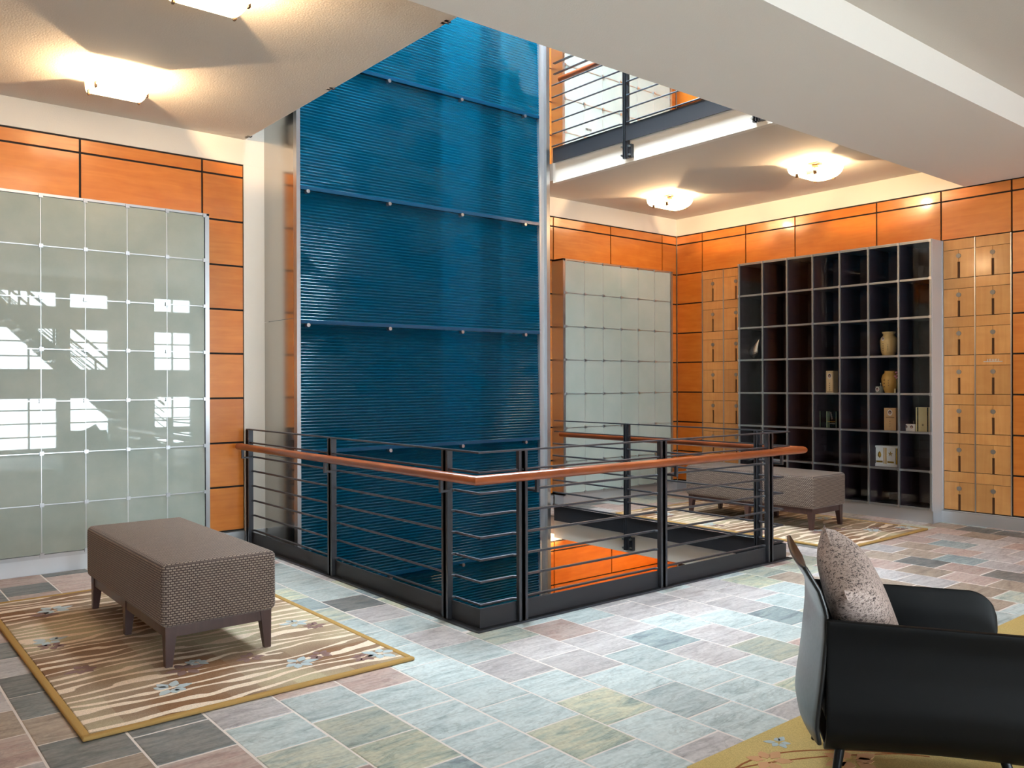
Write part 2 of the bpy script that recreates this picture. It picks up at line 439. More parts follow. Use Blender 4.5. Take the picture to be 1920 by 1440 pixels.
for i, (vis, x0, x1, y0, y1) in enumerate(tiles):
    sx, sy = x1-x0, y1-y0; key = pick((x0+x1)/2, (y0+y1)/2)
    cx, cy = (x0+x1)/2, (y0+y1)/2; dz = random.uniform(-.0012, .0008)
    if i < 300:
        if abs(sx-(TPX-2*GAP)) < 1e-6 and abs(sy-(TPY-2*GAP)) < 1e-6:
            if full is None:
                full = bpy.data.meshes.new('tile'); v, f = tile_mesh(sx, sy); full.from_pydata(v, [], f); full.materials.append(SL['a'])
            me = full
        else:
            me = bpy.data.meshes.new('tile'); v, f = tile_mesh(sx, sy); me.from_pydata(v, [], f); me.materials.append(SL['a'])
        o = bpy.data.objects.new('tile', me); C.objects.link(o); o.parent = floor
        o.location = (cx, cy, dz); o.material_slots[0].link = 'OBJECT'; o.material_slots[0].material = SL[key]
    else:
        b = field[key]; v, f = tile_mesh(sx, sy); k0 = len(b.v)
        b.v += [(a+cx, c+cy, d+dz) for a, c, d in v]; b.f += [tuple(k0+j for j in q) for q in f]
# the rest of the tiles as one part
me = bpy.data.meshes.new('tile_field'); V = []; Fc = []; mi = []
for j, k in enumerate(SL):
    b = field[k]; o0 = len(V); V += b.v; Fc += [tuple(o0+q for q in f) for f in b.f]; mi += [j]*len(b.f); me.materials.append(SL[k])
me.from_pydata(V, [], Fc); me.polygons.foreach_set('material_index', mi)
o = bpy.data.objects.new('tile_field', me); C.objects.link(o); o.parent = floor; o['kind'] = 'stuff'

# --- ceiling = slab of the level above, with the void and its lip
m = MB()
m.box(XL, OX0, YN, YW+0.1, ZC, F2-.01); m.box(OX1, XR+0.3, YN, YW+0.1, ZC, F2-.01); m.box(OX0, OX1, YN, OY0, ZC, F2-.01)
m.build('ceiling', 'ceiling'); struct(bpy.data.objects['ceiling'], 'textured plaster ceiling with a rectangular void')
# white edge of the slabs round the void
def void_edge(name, dz):
    m = MB(); t = 0.03
    m.box(OX1-.014, OX1-.001, OY0, YF+.05, ZC-.035+dz, F2-.005+dz)
    m.box(OX1-.001, OX1+.05, OY0, YF+.05, ZC-.035+dz, ZC-.001+dz)
    m.box(OX0+.001, OX0+.012, OY0, YW, ZC+.001+dz, F2-.005+dz)
    return struct(m.build(name, 'plaster'), 'white plastered slab edge of the void')
void_edge('trim_1', 0)
m = MB(); m.box(OX1-.012, OX1-.001, OY0, YF+.05, -.235, -.005)
struct(m.build('trim_2', 'plaster'), 'white plastered slab edge below the far railing')
# dropped beam in front of the void
m = MB(); m.box(XL, XR+.01, 2.567, 3.73, ZT+.005, ZC+.002)
struct(m.build('trim_3', 'beam'), 'dropped plaster beam crossing the ceiling')

# --- panelled walls
def wall_panels(parent, axis, at, spans, rows, dz=0, mat='wood', gap=0.0085, th=0.018):
    """spans: list of (a0,a1); rows: list of (z0,z1). axis 'Y' = wall normal along Y"""
    for a0, a1 in spans:
        for z0, z1 in rows:
            if axis == 'Y': ubox('panel', mat, a0+gap, a1-gap, at, at+th, z0+gap+dz, z1-gap+dz, parent)
            else: ubox('panel', mat, at, at+th, a0+gap, a1-gap, z0+gap+dz, z1-gap+dz, parent)
LOWROWS = [(ROWS[i], ROWS[i+1]) for i in range(7)]
TOPROWS = [(ROWS[7], ZS), (ZS, ZT)]

# back wall: plaster core + black backing + panels
m = MB()
m.box(XL, 6.6, YW+.02, YW+.3, -F2-.2, 2*F2); m.box(6.6, XR+.4, YW+.02, YW+.3, -F2-.2, 2*F2)
for dz in (0, F2, -F2):
    m.box(OX1 if dz else XL, XR+.02, YW+.004, YW+.021, ZT+.009+dz, ZC+dz+.01)      # plaster band over the panelling
m.box(2.985, 3.2, YW+.004, YW+.021, -.2, ZT+.0085); m.box(2.985, 3.2, YW+.004, YW+.021, ZC+.0105, ZC+1.2)
wb = struct(m.build('wall_back', 'plaster'), 'back wall with plaster band over maple panelling')
ubox('panel_backing', 'reveal', XL, 2.985, YW+.016, YW+.0215, ROWS[0]-.01, ZT+.012, wb)
for dz in (0, F2, -F2):
    ubox('panel_backing', 'reveal', 6.1, XR+.02, YW+.016, YW+.0215, ROWS[0]-.01+dz, ZT+.012+dz, wb)
# left stretch
jl = [XL, -2.29, -1.31, -.33, .65, 1.631, 2.61, 2.982]
wall_panels(wb, 'Y', YW, list(zip(jl[:-1], jl[1:])), TOPROWS)
wall_panels(wb, 'Y', YW, list(zip(jl[:4], jl[1:5])) + [(2.61, 2.982)], LOWROWS)
# right stretch on three levels
jr = [6.2, 6.771, 7.749, 8.735, XR]
for dz in (0, F2, -F2):
    wall_panels(wb, 'Y', YW, list(zip(jr[:-1], jr[1:])), TOPROWS, dz)
    wall_panels(wb, 'Y', YW, [(6.2, 6.771), (8.735, XR)], LOWROWS, dz)
ubox('panel', 'wood', 6.778, 8.728, YW, YW+.018, -F2+ROWS[0], -F2+ROWS[7]-.007, wb)

# right wall: core with a recess for the glazed cabinet
CY0, CY1, CZ0, CZ1, CXF, CXB = 3.955, 6.30, 0.146, 2.905, 8.80, 9.24
m = MB(); X1 = XR+.02; X2 = XR+.5
m.box(X1, X2, YN, CY0, -F2-.2, 2*F2); m.box(X1, X2, CY1, YW+.3, -F2-.2, 2*F2)
m.box(X1, X2, CY0, CY1, CZ1, 2*F2); m.box(X1, X2, CY0, CY1, -F2-.2, CZ0); m.box(CXB+.02, X2, CY0, CY1, CZ0, CZ1)
for dz in (0, F2, -F2): m.box(XR+.004, X1+.001, YN, YW+.02, ZT+.009+dz, ZC+dz+.01)
wr = struct(m.build('wall_right', 'plaster'), 'right wall with plaster band over maple panelling')
for dz in (0, F2, -F2):
    for a, b in ((YN, CY0), (CY1, YW)): ubox('panel_backing', 'reveal', XR+.016, XR+.0215, a, b, ROWS[0]-.01+dz, ZT+.012+dz, wr)
    ubox('panel_backing', 'reveal', XR+.016, XR+.0215, CY0, CY1, CZ1+dz, ZT+.012+dz, wr)
jw = [7.465, 7.037, 6.36, 5.664, 4.656, 3.963, 3.289, 2.3, 1.3, 0.3, -.7, -1.7, -2.7, -3.7, YN]
for dz in (0, F2, -F2):
    wall_panels(wr, 'X', XR, [(b, a) for a, b in zip(jw[:-1], jw[1:])], TOPROWS, dz)
wall_panels(wr, 'X', XR, [(7.037, 7.465)] + [(b, a) for a, b in zip(jw[6:-1], jw[7:])], LOWROWS)
wall_panels(wr, 'X', XR, [(7.037, 7.465), (6.36, 7.037), (5.664, 6.36), (4.656, 5.664)], LOWROWS, F2)

# remaining enclosure
m = MB(); m.box(XL-.2, XL, YN-.2, YW+.3, -.2, 2*F2)
struct(m.build('wall_left', 'plaster'), 'plain plaster wall on the left out of view')
WINS = [(-.4, 1.0), (2.25, 3.85), (4.05, 4.85), (5.75, 6.6)]  # first window unseen, added for fill light; the others show mirrored in the glass
WZ = [(.10, 1.2), (1.74, 2.65), (3.05, 3.4)]
m = MB(); edges = [XL] + [e for w_ in WINS for e in w_] + [XR+.4]
for i in range(0, len(edges), 2): m.box(edges[i], edges[i+1], YN-.2, YN, -.2, 2*F2)
for a_, b_ in WINS:
    zz = [-.2] + [e for q in WZ for e in q] + [2*F2]
    for i in range(0, len(zz), 2): m.box(a_, b_, YN-.2, YN, zz[i], zz[i+1])
wn = struct(m.build('wall_front', 'plaster'), 'window wall behind the viewer')
wi = 0
for a_, b_ in WINS:
    for z0, z1 in WZ:
        wi += 1; w = MB(); t = .035
        w.box(a_, a_+t, YN-.14, YN-.06, z0, z1); w.box(b_-t, b_, YN-.14, YN-.06, z0, z1)
        w.box(a_+t, b_-t, YN-.14, YN-.06, z0, z0+t); w.box(a_+t, b_-t, YN-.14, YN-.06, z1-t, z1)
        nm = max(1, round((b_-a_)/.55)); nh = max(1, round((z1-z0)/.3))
        for k in range(1, nm): x = a_+(b_-a_)*k/nm; w.box(x-.018, x+.018, YN-.13, YN-.07, z0+t, z1-t)
        for k in range(1, nh): z = z0+(z1-z0)*k/nh; w.box(a_+t, b_-t, YN-.125, YN-.075, z-.014, z+.014)
        wo = struct(w.build('window_%d' % wi, 'steel_dark'), 'steel framed window behind the viewer, mirrored in the glass or added for light')
        ubox('pane', 'window_glass', a_+t, b_-t, YN-.104, YN-.098, z0+t, z1-t, wo)
# roof with the skylight above the void
m = MB(); ZR = 2*F2-.25; KX0, KX1, KY0 = 2.6, 6.3, 4.3
m.box(XL, KX0, YN, YW+.1, ZR, ZR+.3); m.box(KX1, XR+.4, YN, YW+.1, ZR, ZR+.3); m.box(KX0, KX1, YN, KY0, ZR, ZR+.3)
struct(m.build('ceiling_upper', 'plaster'), 'upper level ceiling with skylight opening')
w = MB()
for i in range(7): x = KX0+i*(KX1-KX0)/6; w.box(x-.03, x+.03, KY0, YW+.1, ZR+.2, ZR+.28)
for j in range(5): y = KY0+j*(YW+.1-KY0)/4; w.box(KX0, KX1, y-.03, y+.03, ZR+.2, ZR+.28)
sk = struct(w.build('window_13', 'steel_dark'), 'skylight over the void')
ubox('pane', 'skylight_glass', KX0, KX1, KY0, YW+.1, ZR+.235, ZR+.243, sk)
# lower level floor
m = MB(); m.box(XL, XR+.4, YN, YW+.1, -F2-.2, -F2)
struct(m.build('floor_lower', SL['b']), 'slate floor of the level below')
m = MB(); m.box(XL-.2, XL, YN, YW+.3, -F2, -.2); m.box(XL, XR+.4, YN-.2, YN, -F2, -.2)
struct(m.build('wall_lower', 'plaster'), 'plain walls of the level below')

# steel baseboards
m = MB(); m.box(XL, .63, YW-.02, YW+.016, 0, ROWS[0]-.012); m.box(2.62, 3.17, YW-.02, YW+.016, 0, ROWS[0]-.012); m.box(6.22, 6.74, YW-.02, YW+.016, 0, ROWS[0]-.012); m.box(8.73, XR, YW-.02, YW+.016, 0, ROWS[0]-.012)
struct(m.build('baseboard_back', 'steel_dark'), 'brushed steel baseboard along the back wall')
m = MB(); m.box(XR-.03, XR+.016, YN, CY0-.002, 0, .118); m.box(XR-.03, XR+.016, CY1+.012, YW-.02, 0, .118)
struct(m.build('baseboard_right', 'steel_dark'), 'brushed steel baseboard along the right wall')

# ================================================================== GLASS NICHE WALLS
def niche_wall(label, xa, xb, ncol, pane_m, dz=0, yfr=7.28):
    t = thing('glass_niche_wall', label, 'glass panels', ((xa+xb)/2, yfr, dz), 'frosted glass niche walls')
    z0, z1 = ROWS[0]+.015+dz, ROWS[7]-.012+dz
    ed = .04; p = (xb-xa-2*ed)/ncol; yb = YW-.001
    MB().box(xa, xa+ed-.004, yfr-.006, yb, z0-.02, z1+.012).build('side_frame', 'steel', t)
    MB().box(xb-ed+.004, xb, yfr-.006, yb, z0-.02, z1+.012).build('side_frame', 'steel', t)
    MB().box(xa, xb, yfr-.006, yb, z1-.006, z1+.014).build('top_frame', 'steel', t)
    MB().box(xa, xb, yfr-.006, yb, z0-.03, z0).build('bottom_frame', 'steel', t)
    MB().box(xa+.005, xb-.005, yfr+.004, yb-.03, dz, z0-.03).build('plinth', 'steel_dark', t)
    ubox('backing', 'reveal', xa+ed, xb-ed, yfr+.02, yfr+.03, z0, z1, t)
    xs = [xa+ed+p*i for i in range(ncol+1)]
    zs = [z0] + [r+dz for r in ROWS[1:7]] + [z1-.006]
    g = .0028
    for i in range(ncol):
        for j in range(7):
            ubox('pane', pane_m, xs[i]+g, xs[i+1]-g, yfr, yfr+.01, zs[j]+g, zs[j+1]-g, t)
    for x in xs[1:-1]: ubox('mullion', 'steel_dark', x-.0024, x+.0024, yfr+.001, yfr+.012, zs[0], zs[-1], t)
    for z in zs[1:-1]: ubox('transom', 'steel', xs[0], xs[-1], yfr-.004, yfr+.012, z-.0036, z+.0036, t)
    for x in xs:
        for z in zs:
            ubox('clip', 'steel', x-.0145, x+.0145, yfr-.018, yfr-.0045, z-.0145, z+.0145, t)
    return t
niche_wall('large grey green glass niche wall with window reflections behind the upholstered bench', .65, 2.60, 6, 'pane')
niche_wall('pale frosted glass niche wall between the blue waterfall and the corner', 6.745, 8.715, 6, 'pane_pale')
nu = niche_wall('bright frosted glass niche wall on the upper level behind the railing', 6.745, 8.715, 6, 'pane_pale', F2)
for i in range(5): ubox('lettering', 'ink', 7.13+i*.02, 7.14+i*.02, 7.276, 7.2795, F2+.62, F2+.645, nu)

# ================================================================== WATERFALL
wf = thing('glass_waterfall', 'tall blue ribbed glass water wall rising through the void in a steel frame', 'waterfall', (4.65, YF, 0))
ZJ = [-2.64, -1.49, -.313, .865, 1.995, 3.155, 4.295, 5.44, 6.58]
PX0, PX1 = 3.215, 5.955
def water_panel(z0, z1):
    b = MB(); n = int(round((z1-z0)/.0272)); st = 6; nx = 1; rows = n*st
    for r in range(rows+1):
        z = z0 + (z1-z0)*r/rows; ph = 2*PI*(r % st)/st
        lean = .035*(1-(z-z0)/(z1-z0))           # the foot of each sheet stands proud of the one below
        y = YF + .03 - lean - .0065*math.cos(ph)
        b.v += [(PX0, y, z), (PX1, y, z)]
    for r in range(rows):
        k = 2*r; b.f.append((k, k+1, k+3, k+2))
    k = len(b.v)          # plain back face gives the sheet its thickness
    return b
for i in range(8):
    z0, z1 = ZJ[i]+.012, ZJ[i+1]-.022
    p = water_panel(z0, z1).build('water_panel', 'water', wf, smooth=True)
    tr = MB().box(PX0, PX1, YF-.012, YF+.04, ZJ[i]-.02, ZJ[i]+.012).build('ledge', 'transom', wf)
    for x in (3.28, 4.10, 4.93, 5.75):
        MB().tube((x, YF-.028, ZJ[i]-.034), (x, YF+.02, ZJ[i]-.034), .017, n=12).build('bolt', 'steel', tr, smooth=True)
zt0, zt1 = -3.0, 6.7
MB().box(3.178, 3.213, YF-.012, YF+.05, zt0, zt1).build('stile', 'steel', wf)
b = MB(); b.box(PX1, 6.055, YF+.03, YF+.06, zt0, zt1); b.box(PX1, PX1+.012, YF-.012, YF+.03, zt0, zt1); b.build('channel', 'steel_dark', wf)
MB().box(6.055, 6.10, YF-.015, YF+.06, zt0, zt1).build('stile', 'steel', wf)
ysides = [(-3.0, .8), (.8, 2.02), (2.02, 4.6), (4.6, 6.7)]
for a, c in ysides: ubox('side_panel', 'mirror_steel', 3.18, 3.2, YF+.051, YW+.002, a+.002, c-.002, wf)
for a, c in ysides: ubox('side_panel', 'mirror_steel', 6.08, 6.1, YF+.061, YW-.001, a+.002, c-.002, wf)
ubox('cavity_back', 'cavity', 3.2, 5.15, 7.40, 7.43, zt0, zt1, wf)
ubox('cavity_back', 'cavity_light', 5.15, 6.08, 7.40, 7.43, zt0, zt1, wf)
ubox('service_column', 'iron', 5.44, 5.60, 6.98, 7.12, zt0, zt1, wf)

# ================================================================== RAILING
def rail_path(off):       # off > 0: outside the void (towards the viewer's floor)
    return [(2.985-off, 7.40), (2.985-off, 3.945-off), (6.17+off, 3.945-off), (6.17+off, 6.79)]
def rect(w, h): return [(-w/2, -h/2), (w/2, -h/2), (w/2, h/2), (-w/2, h/2)]
def circ(r, n=8): return [(r*math.cos(2*PI*i/n), r*math.sin(2*PI*i/n)) for i in range(n)]
POSTS = [('L', 7.36), ('L', 5.78), ('L', 4.27), ('F', 3.305), ('F', 4.60), ('F', 5.90), ('R', 4.235), ('R', 5.74)]
def post_xy(p):
    s, a = p
    return {'L': (2.985, a), 'F': (a, 3.945), 'R': (6.17, a)}[s]
def along(p): return {'L': (0, -1), 'F': (1, 0), 'R': (0, 1)}[p[0]]
def outn(p): return {'L': (-1, 0), 'F': (0, -1), 'R': (1, 0)}[p[0]]
def railing(label, dz, hang_all):
    t = thing('guard_railing', label, 'railing', (2.985, 3.945, dz))
    H3 = lambda path, z: [(x, y, z+dz) for x, y in path]
    MB().sweep(H3(rail_path(0), 1.045), rect(.032, .010)).build('top_bar', 'iron', t)
    MB().sweep(H3(rail_path(0), .928), rect(.028, .010)).build('upper_bar', 'iron', t)
    MB().sweep(H3(rail_path(.085), .895), circ(.029, 14)).build('handrail', 'handrail', t, smooth=True)
    rp_ = rail_path(-.012)
    if hang_all: MB().sweep(H3(rp_, .045), rect(.010, .16)).build('kick_plate', 'iron_plate', t)
    else:
        MB().sweep(H3(rp_[:3], .0625), rect(.010, .125)).build('kick_plate', 'iron_plate', t)
        MB().sweep(H3([(rp_[2][0], rp_[2][1]+.006), rp_[3]], .045), rect(.010, .16)).build('kick_plate', 'iron_plate', t)
    m = MB().sweep(H3(rail_path(.012)[:3], .006), rect(.05, .012)); m.build('floor_angle', 'iron', t)
    BZ = [.798, .67, .538, .406, .275, .141]
    ends = POSTS
    for i in range(len(ends)):
        p = ends[i]; q = ends[i+1] if i+1 < len(ends) else None
        x, y = post_xy(p); ax, ay = along(p); ox, oy = outn(p)
        s = .045; ib = .03
        pts = [(x+ax*.02, y+ay*.02), (x+ax*(.02+.012)-ox*ib*.5, y+ay*(.02+.012)-oy*ib*.5), (x+ax*s-ox*ib, y+ay*s-oy*ib)]
        if q:
            x2, y2 = post_xy(q); bx, by = along(q); nx, ny = outn(q)
            if p[0] != q[0]:
                pts.append((2.985+ib, 3.945+ib) if p[0] == 'L' else (6.17-ib, 3.945+ib))
            pts += [(x2-bx*s-nx*ib, y2-by*s-ny*ib), (x2-bx*.032-nx*ib*.5, y2-by*.032-ny*ib*.5), (x2-bx*.02, y2-by*.02)]
        else:
            pts.append((6.17-ib, 6.79))
        for z in BZ:
            MB().sweep(H3(pts, z), circ(.0085, 8)).build('bar', 'iron', t, smooth=True)
    for p in POSTS:
        x, y = post_xy(p); ax, ay = along(p); ox, oy = outn(p)
        hang = hang_all or p[0] == 'R'
        z0 = (-.20 if hang else 0.0)+dz
        m = MB()
        for sgn in (-1, 1):
            c0, c1 = sgn*.007, sgn*.034
            if ax: m.box(x+min(c0, c1), x+max(c0, c1), y-.022, y+.006, z0, 1.04+dz); m.box(x+min(sgn*.007, sgn*.014), x+max(sgn*.007, sgn*.014), y-.022, y+.03, z0, 1.04+dz)
            else: m.box(x-.022 if ox < 0 else x-.006, x+.006 if ox < 0 else x+.022, y+min(c0, c1), y+max(c0, c1), z0, 1.04+dz); m.box(x-.022 if ox < 0 else x-.03, x+.03 if ox < 0 else x+.022, y+min(sgn*.007, sgn*.014), y+max(sgn*.007, sgn*.014), z0, 1.04+dz)
        po = m.build('post', 'iron', t)
        # bracket carrying the handrail
        hx, hy = x+ox*.085+ax*.055, y+oy*.085+ay*.055
        b = MB()
        b.box(min(x+ax*.055, hx)-.006, max(x+ax*.055, hx)+.006, min(y+ay*.055, hy)-.006, max(y+ay*.055, hy)+.006, .792+dz, .806+dz)
        b.box(hx-.01, hx+.01, hy-.01, hy+.01, .792+dz, .872+dz)
        b.box(min(x, x+ax*.06)-.005, max(x, x+ax*.06)+.005, min(y, y+ay*.06)-.005, max(y, y+ay*.06)+.005, .792+dz, .806+dz)
        b.build('handrail_bracket', 'iron', t)
        if hang and p[0] == 'R':
            b = MB(); b.box(6.172, 6.206, y-.075, y-.036, -.2+dz, -.07+dz); br = b.build('fixing_plate', 'iron', po)
            for zz in (-.175, -.09):
                for yy in (y-.055, y+.02): MB().tube((6.158 if yy > y else 6.175, yy, zz+dz), (6.13 if yy > y else 6.15, yy, zz+dz), .011, n=8).build('bolt', 'iron_bolt', br, smooth=True)
    return t
railing('black iron railing with mahogany handrail round the floor void on this level', 0, False)
railing('black iron railing of the upper level seen through the ceiling void', F2, True)

# ================================================================== GLAZED CABINET ON THE RIGHT WALL
cb = thing('display_cabinet', 'steel framed dark glazed cabinet with small urns on the right wall', 'cabinet', (CXF, (CY0+CY1)/2, 0))
cy = [6.289-.332*i for i in range(8)]
cz = [CZ0] + ROWS[1:7] + [2.90]
ubox('back_panel', 'cab_dark', CXB-.012, CXB, CY0+.01, CY1-.01, CZ0, CZ1, cb)
MB().box(CXF-.005, CXB, CY0-.006, CY0+.008, CZ0-.02, CZ1+.01).build('side_panel', 'satin', cb)
MB().box(CXF-.005, CXB, CY1-.008, CY1+.008, CZ0-.02, CZ1+.01).build('side_panel', 'mirror_steel', cb)
MB().box(CXF-.005, CXB, CY0, CY1, CZ1-.008, CZ1+.012).build('top_panel', 'steel', cb)
MB().box(CXF-.005, CXB, CY0, CY1, CZ0-.02, CZ0).build('bottom_panel', 'steel', cb)
MB().box(CXF+.012, XR, CY0-.004, CY1, 0, CZ0-.02).build('plinth', 'steel_dark', cb)
MB().box(CXF-.004, CXF+.012, CY0-.007, CY0+.002, 0, CZ0-.02).build('plinth_edge', 'steel', cb)
for y in (CY0+.011, CY1-.011): ubox('side_lining', 'cab_dark', CXF+.012, CXB-.012, y-.003, y+.003, CZ0, CZ1-.008, cb)
for y in cy[1:-1]:
    ubox('divider', 'cab_dark', CXF+.012, CXB-.012, y-.008, y+.008, CZ0, CZ1-.008, cb)
for z in cz[1:-1]:
    ubox('shelf', 'cab_dark', CXF+.012, CXB-.012, CY0+.008, CY1-.008, z-.012, z+.006, cb)
for y in cy: ubox('mullion', 'cab_steel', CXF-.012, CXF+.004, y-.0095, y+.0095, cz[0], cz[-1], cb)
for z in cz: ubox('transom', 'cab_steel', CXF-.008, CXF+.004, cy[-1], cy[0], z-.0105, z+.0105, cb)
for y in cy:
    for z in cz: ubox('clip', 'steel', CXF-.022, CXF-.0125, y-.012, y+.012, z-.014, z+.014, cb)
for i in range(7):
    for j in range(7):
        ubox('pane', 'clear', CXF+.006, CXF+.010, cy[i+1]+.006, cy[i]-.006, cz[j]+.006, cz[j+1]-.006, cb)

# --- wooden niche banks beside the cabinet
def niche_bank(label, ycols, plate=None):
    t = thing('wooden_niche_bank', label, 'niche bank', (XR, (ycols[0]+ycols[-1])/2, 0), 'wooden niche banks')
    for i in range(len(ycols)-1):
        ya, yb = ycols[i], ycols[i+1]     # ya > yb (left to right)
        yc = (ya+yb)/2 if abs(ya-yb) > .3 else ya-.167
        for r in range(7):
            zt = ROWS[r+1]; zb = ROWS[r]
            hs = ubox('header_strip', 'wood_pale', XR, XR+.015, yb+.006, ya-.006, zt-.106, zt-.003, t)
            if plate == (i, r):
                pl = MB().box(XR-.004, XR, yc-.088, yc+.088, zt-.075, zt-.069); pl.build('name_plate', 'steel_dark', t)
                for k in range(8):
                    q = MB(); q.box(XR-.005, XR, yc-.055+k*.0145, yc-.0505+k*.0145, zt-.069, zt-.047)
                    if k % 2: q.box(XR-.005, XR, yc-.0505+k*.0145, yc-.0445+k*.0145, zt-.0515 if k % 4 == 1 else zt-.069, zt-.047 if k % 4 == 1 else zt-.0645)
                    q.build('letter', 'steel_dark', t)
            d0, d1 = zb+.003, zt-.110
            for s, e0, e1 in ((1, yc+.0016, ya-.006), (-1, yb+.006, yc-.0016)):
                if e1-e0 < .02: continue
                m = MB(); m.box(XR, XR+.015, e0, e1, zt-.232, d1)
                if s > 0: m.box(XR, XR+.015, e0+.012, e1, d0, zt-.2321)
                else: m.box(XR, XR+.015, e0, e1-.012, d0, zt-.2321)
                dr = m.build('door_leaf', 'wood_pale', t)
            MB().tube((XR-.007, yc, zt-.172), (XR+.004, yc, zt-.172), .0235, n=16).build('lock_disc', 'disc', t, smooth=True)
            ubox('slot_back', 'slot', XR+.0135, XR+.0152, yc-.0136, yc+.0136, d0, zt-.232, t)
        ubox('divider_trim', 'steel', XR-.006, XR+.014, yb-.0045, yb+.0045, ROWS[0], ROWS[7], t)
    ubox('divider_trim', 'steel', XR-.006, XR+.014, ycols[0]-.0045, ycols[0]+.0045, ROWS[0], ROWS[7], t)
    return t
niche_bank('pale maple niche bank with steel lock discs right of the dark cabinet', [3.945, 3.631, 3.296], (1, 3))
niche_bank('pale maple niche bank with steel lock discs between the corner and the dark cabinet', [7.037, 6.699, 6.318])

# ================================================================== CEILING LAMPS
def lamp_glass():
    m = bpy.data.materials.new('lit_opal_glass'); m.use_nodes = True; nt = m.node_tree; b = nt.nodes['Principled BSDF']
    b.inputs['Base Color'].default_value = srgb(250, 240, 225); b.inputs['Roughness'].default_value = 0.3
    g = N(nt, 'ShaderNodeNewGeometry'); n = N(nt, 'ShaderNodeTexNoise', Scale=12.0); nt.links.new(g.outputs['Position'], n.inputs['Vector'])
    mr = N(nt, 'ShaderNodeMapRange'); mr.inputs[3].default_value = 5.5; mr.inputs[4].default_value = 6.5
    nt.links.new(n.outputs['Fac'], mr.inputs[0]); nt.links.new(mr.outputs[0], b.inputs['Emission Strength'])
    b.inputs['Emission Color'].default_value = (1.0, 0.72, 0.42, 1)
    return m
MAT['lamp_glass'] = lamp_glass()
MAT['bulb'] = simple('halogen_bulb', srgb(255, 240, 220), 0.3, emit=((1, .78, .5, 1), 30.0))
LAMP_W = 68.0
def ceiling_lamp(x, y, label, dz=0, power=LAMP_W):
    zc = ZC+dz
    t = thing('ceiling_lamp', label, 'ceiling lamp', (x, y, zc), 'opal glass ceiling lamps')
    L, Wd, sag, th = .17, .205, .135, .006
    m = MB(); n = 16
    def arc(off):
        out = []
        for i in range(n+1):
            u = -1+2*i/n; yy = (Wd+off)*math.sin(u*PI/2*.98)
            zz = -(.012+(sag+off)*(max(0, math.cos(u*PI/2*.98))**.62))
            out.append((yy, zz))
        return out
    A, B = arc(0), arc(th)
    for xx in (-L, L):
        for q in (A, B):
            m.v += [(x+xx, y+a, zc+b) for a, b in q]
    k = n+1
    for i in range(n):
        m.f += [(i, i+1, 2*k+i+1, 2*k+i), (k+i, 3*k+i, 3*k+i+1, k+i+1), (i, k+i, k+i+1, i+1), (2*k+i, 2*k+i+1, 3*k+i+1, 3*k+i)]
    m.f += [(0, 2*k, 3*k, k), (n, k+n, 3*k+n, 2*k+n)]
    m.build('glass_shade', 'lamp_glass', t, smooth=True)
    MB().box(x-.05, x+.05, y-.05, y+.05, zc-.014, zc).build('ceiling_plate', 'lamp_metal', t)
    MB().box(x-.012, x+.012, y-.03, y+.03, zc-.05, zc-.014).build('lamp_holder', 'lamp_metal', t)
    for sx in (-1, 1):
        for sy in (-1, 1):
            MB().box(x+sx*L-.006, x+sx*L+.006, y+sy*.1-.016, y+sy*.1+.016, zc-.155, zc-.118).build('clip', 'lamp_metal', t)
    bl = MB().tube((x-.04, y, zc-.062), (x+.04, y, zc-.062), .009, n=8).build('bulb', 'bulb', t, smooth=True)
    li = bpy.data.lights.new('lamp_light', 'POINT'); li.energy = power; li.color = (1, .66, .36); li.shadow_soft_size = .014
    lo = bpy.data.objects.new('lamp_light', li); C.objects.link(lo); lo.parent = t; lo.location = (0, 0, -.083)
    return t
ceiling_lamp(1.66, 6.46, 'opal glass ceiling lamp above the grey green glass niche wall')
ceiling_lamp(1.66, 4.60, 'opal glass ceiling lamp nearest the viewer, partly beyond the upper left edge')
ceiling_lamp(7.80, 6.55, 'opal glass ceiling lamp nearest the panelled corner', 0, 38)
ceiling_lamp(7.80, 4.66, 'opal glass ceiling lamp in front of the dark glazed cabinet', 0, 38)
ceiling_lamp(7.80, 6.55, 'opal glass ceiling lamp on the level below', -F2, 380)

# ================================================================== BENCHES, RUGS
def box_uv(me):
    uv = me.uv_layers.new(name='UVMap'); vs = me.vertices
    for p in me.polygons:
        n = p.normal; a = max(range(3), key=lambda i: abs(n[i]))
        for li in p.loop_indices:
            c = vs[me.loops[li].vertex_index].co
            uv.data[li].uv = (c.y, c.z) if a == 0 else ((c.x, c.z) if a == 1 else (c.x, c.y))
def rounded_box(name, x0, x1, y0, y1, z0, z1, r, mat, parent=None, seg=4, only_top=False, crown=0):
    bm = bmesh.new(); bmesh.ops.create_cube(bm, size=1.0)
    for v in bm.verts: v.co = Vector(((x0+x1)/2+v.co.x*(x1-x0), (y0+y1)/2+v.co.y*(y1-y0), (z0+z1)/2+v.co.z*(z1-z0)))
    ed = [e for e in bm.edges if not (only_top and all(v.co.z < (z0+z1)/2 for v in e.verts))]
    bmesh.ops.bevel(bm, geom=ed, offset=r, segments=seg, profile=.5, affect='EDGES')
    off = wloc(parent) if parent else Vector((0, 0, 0))
    for v in bm.verts: v.co -= off
    me = bpy.data.meshes.new(name); bm.to_mesh(me); bm.free(); box_uv(me); me.shade_smooth(); me.set_sharp_from_angle(angle=math.radians(50))
    me.materials.append(MAT[mat])
    o = bpy.data.objects.new(name, me); C.objects.link(o)
    if parent: o.parent = parent
    return o
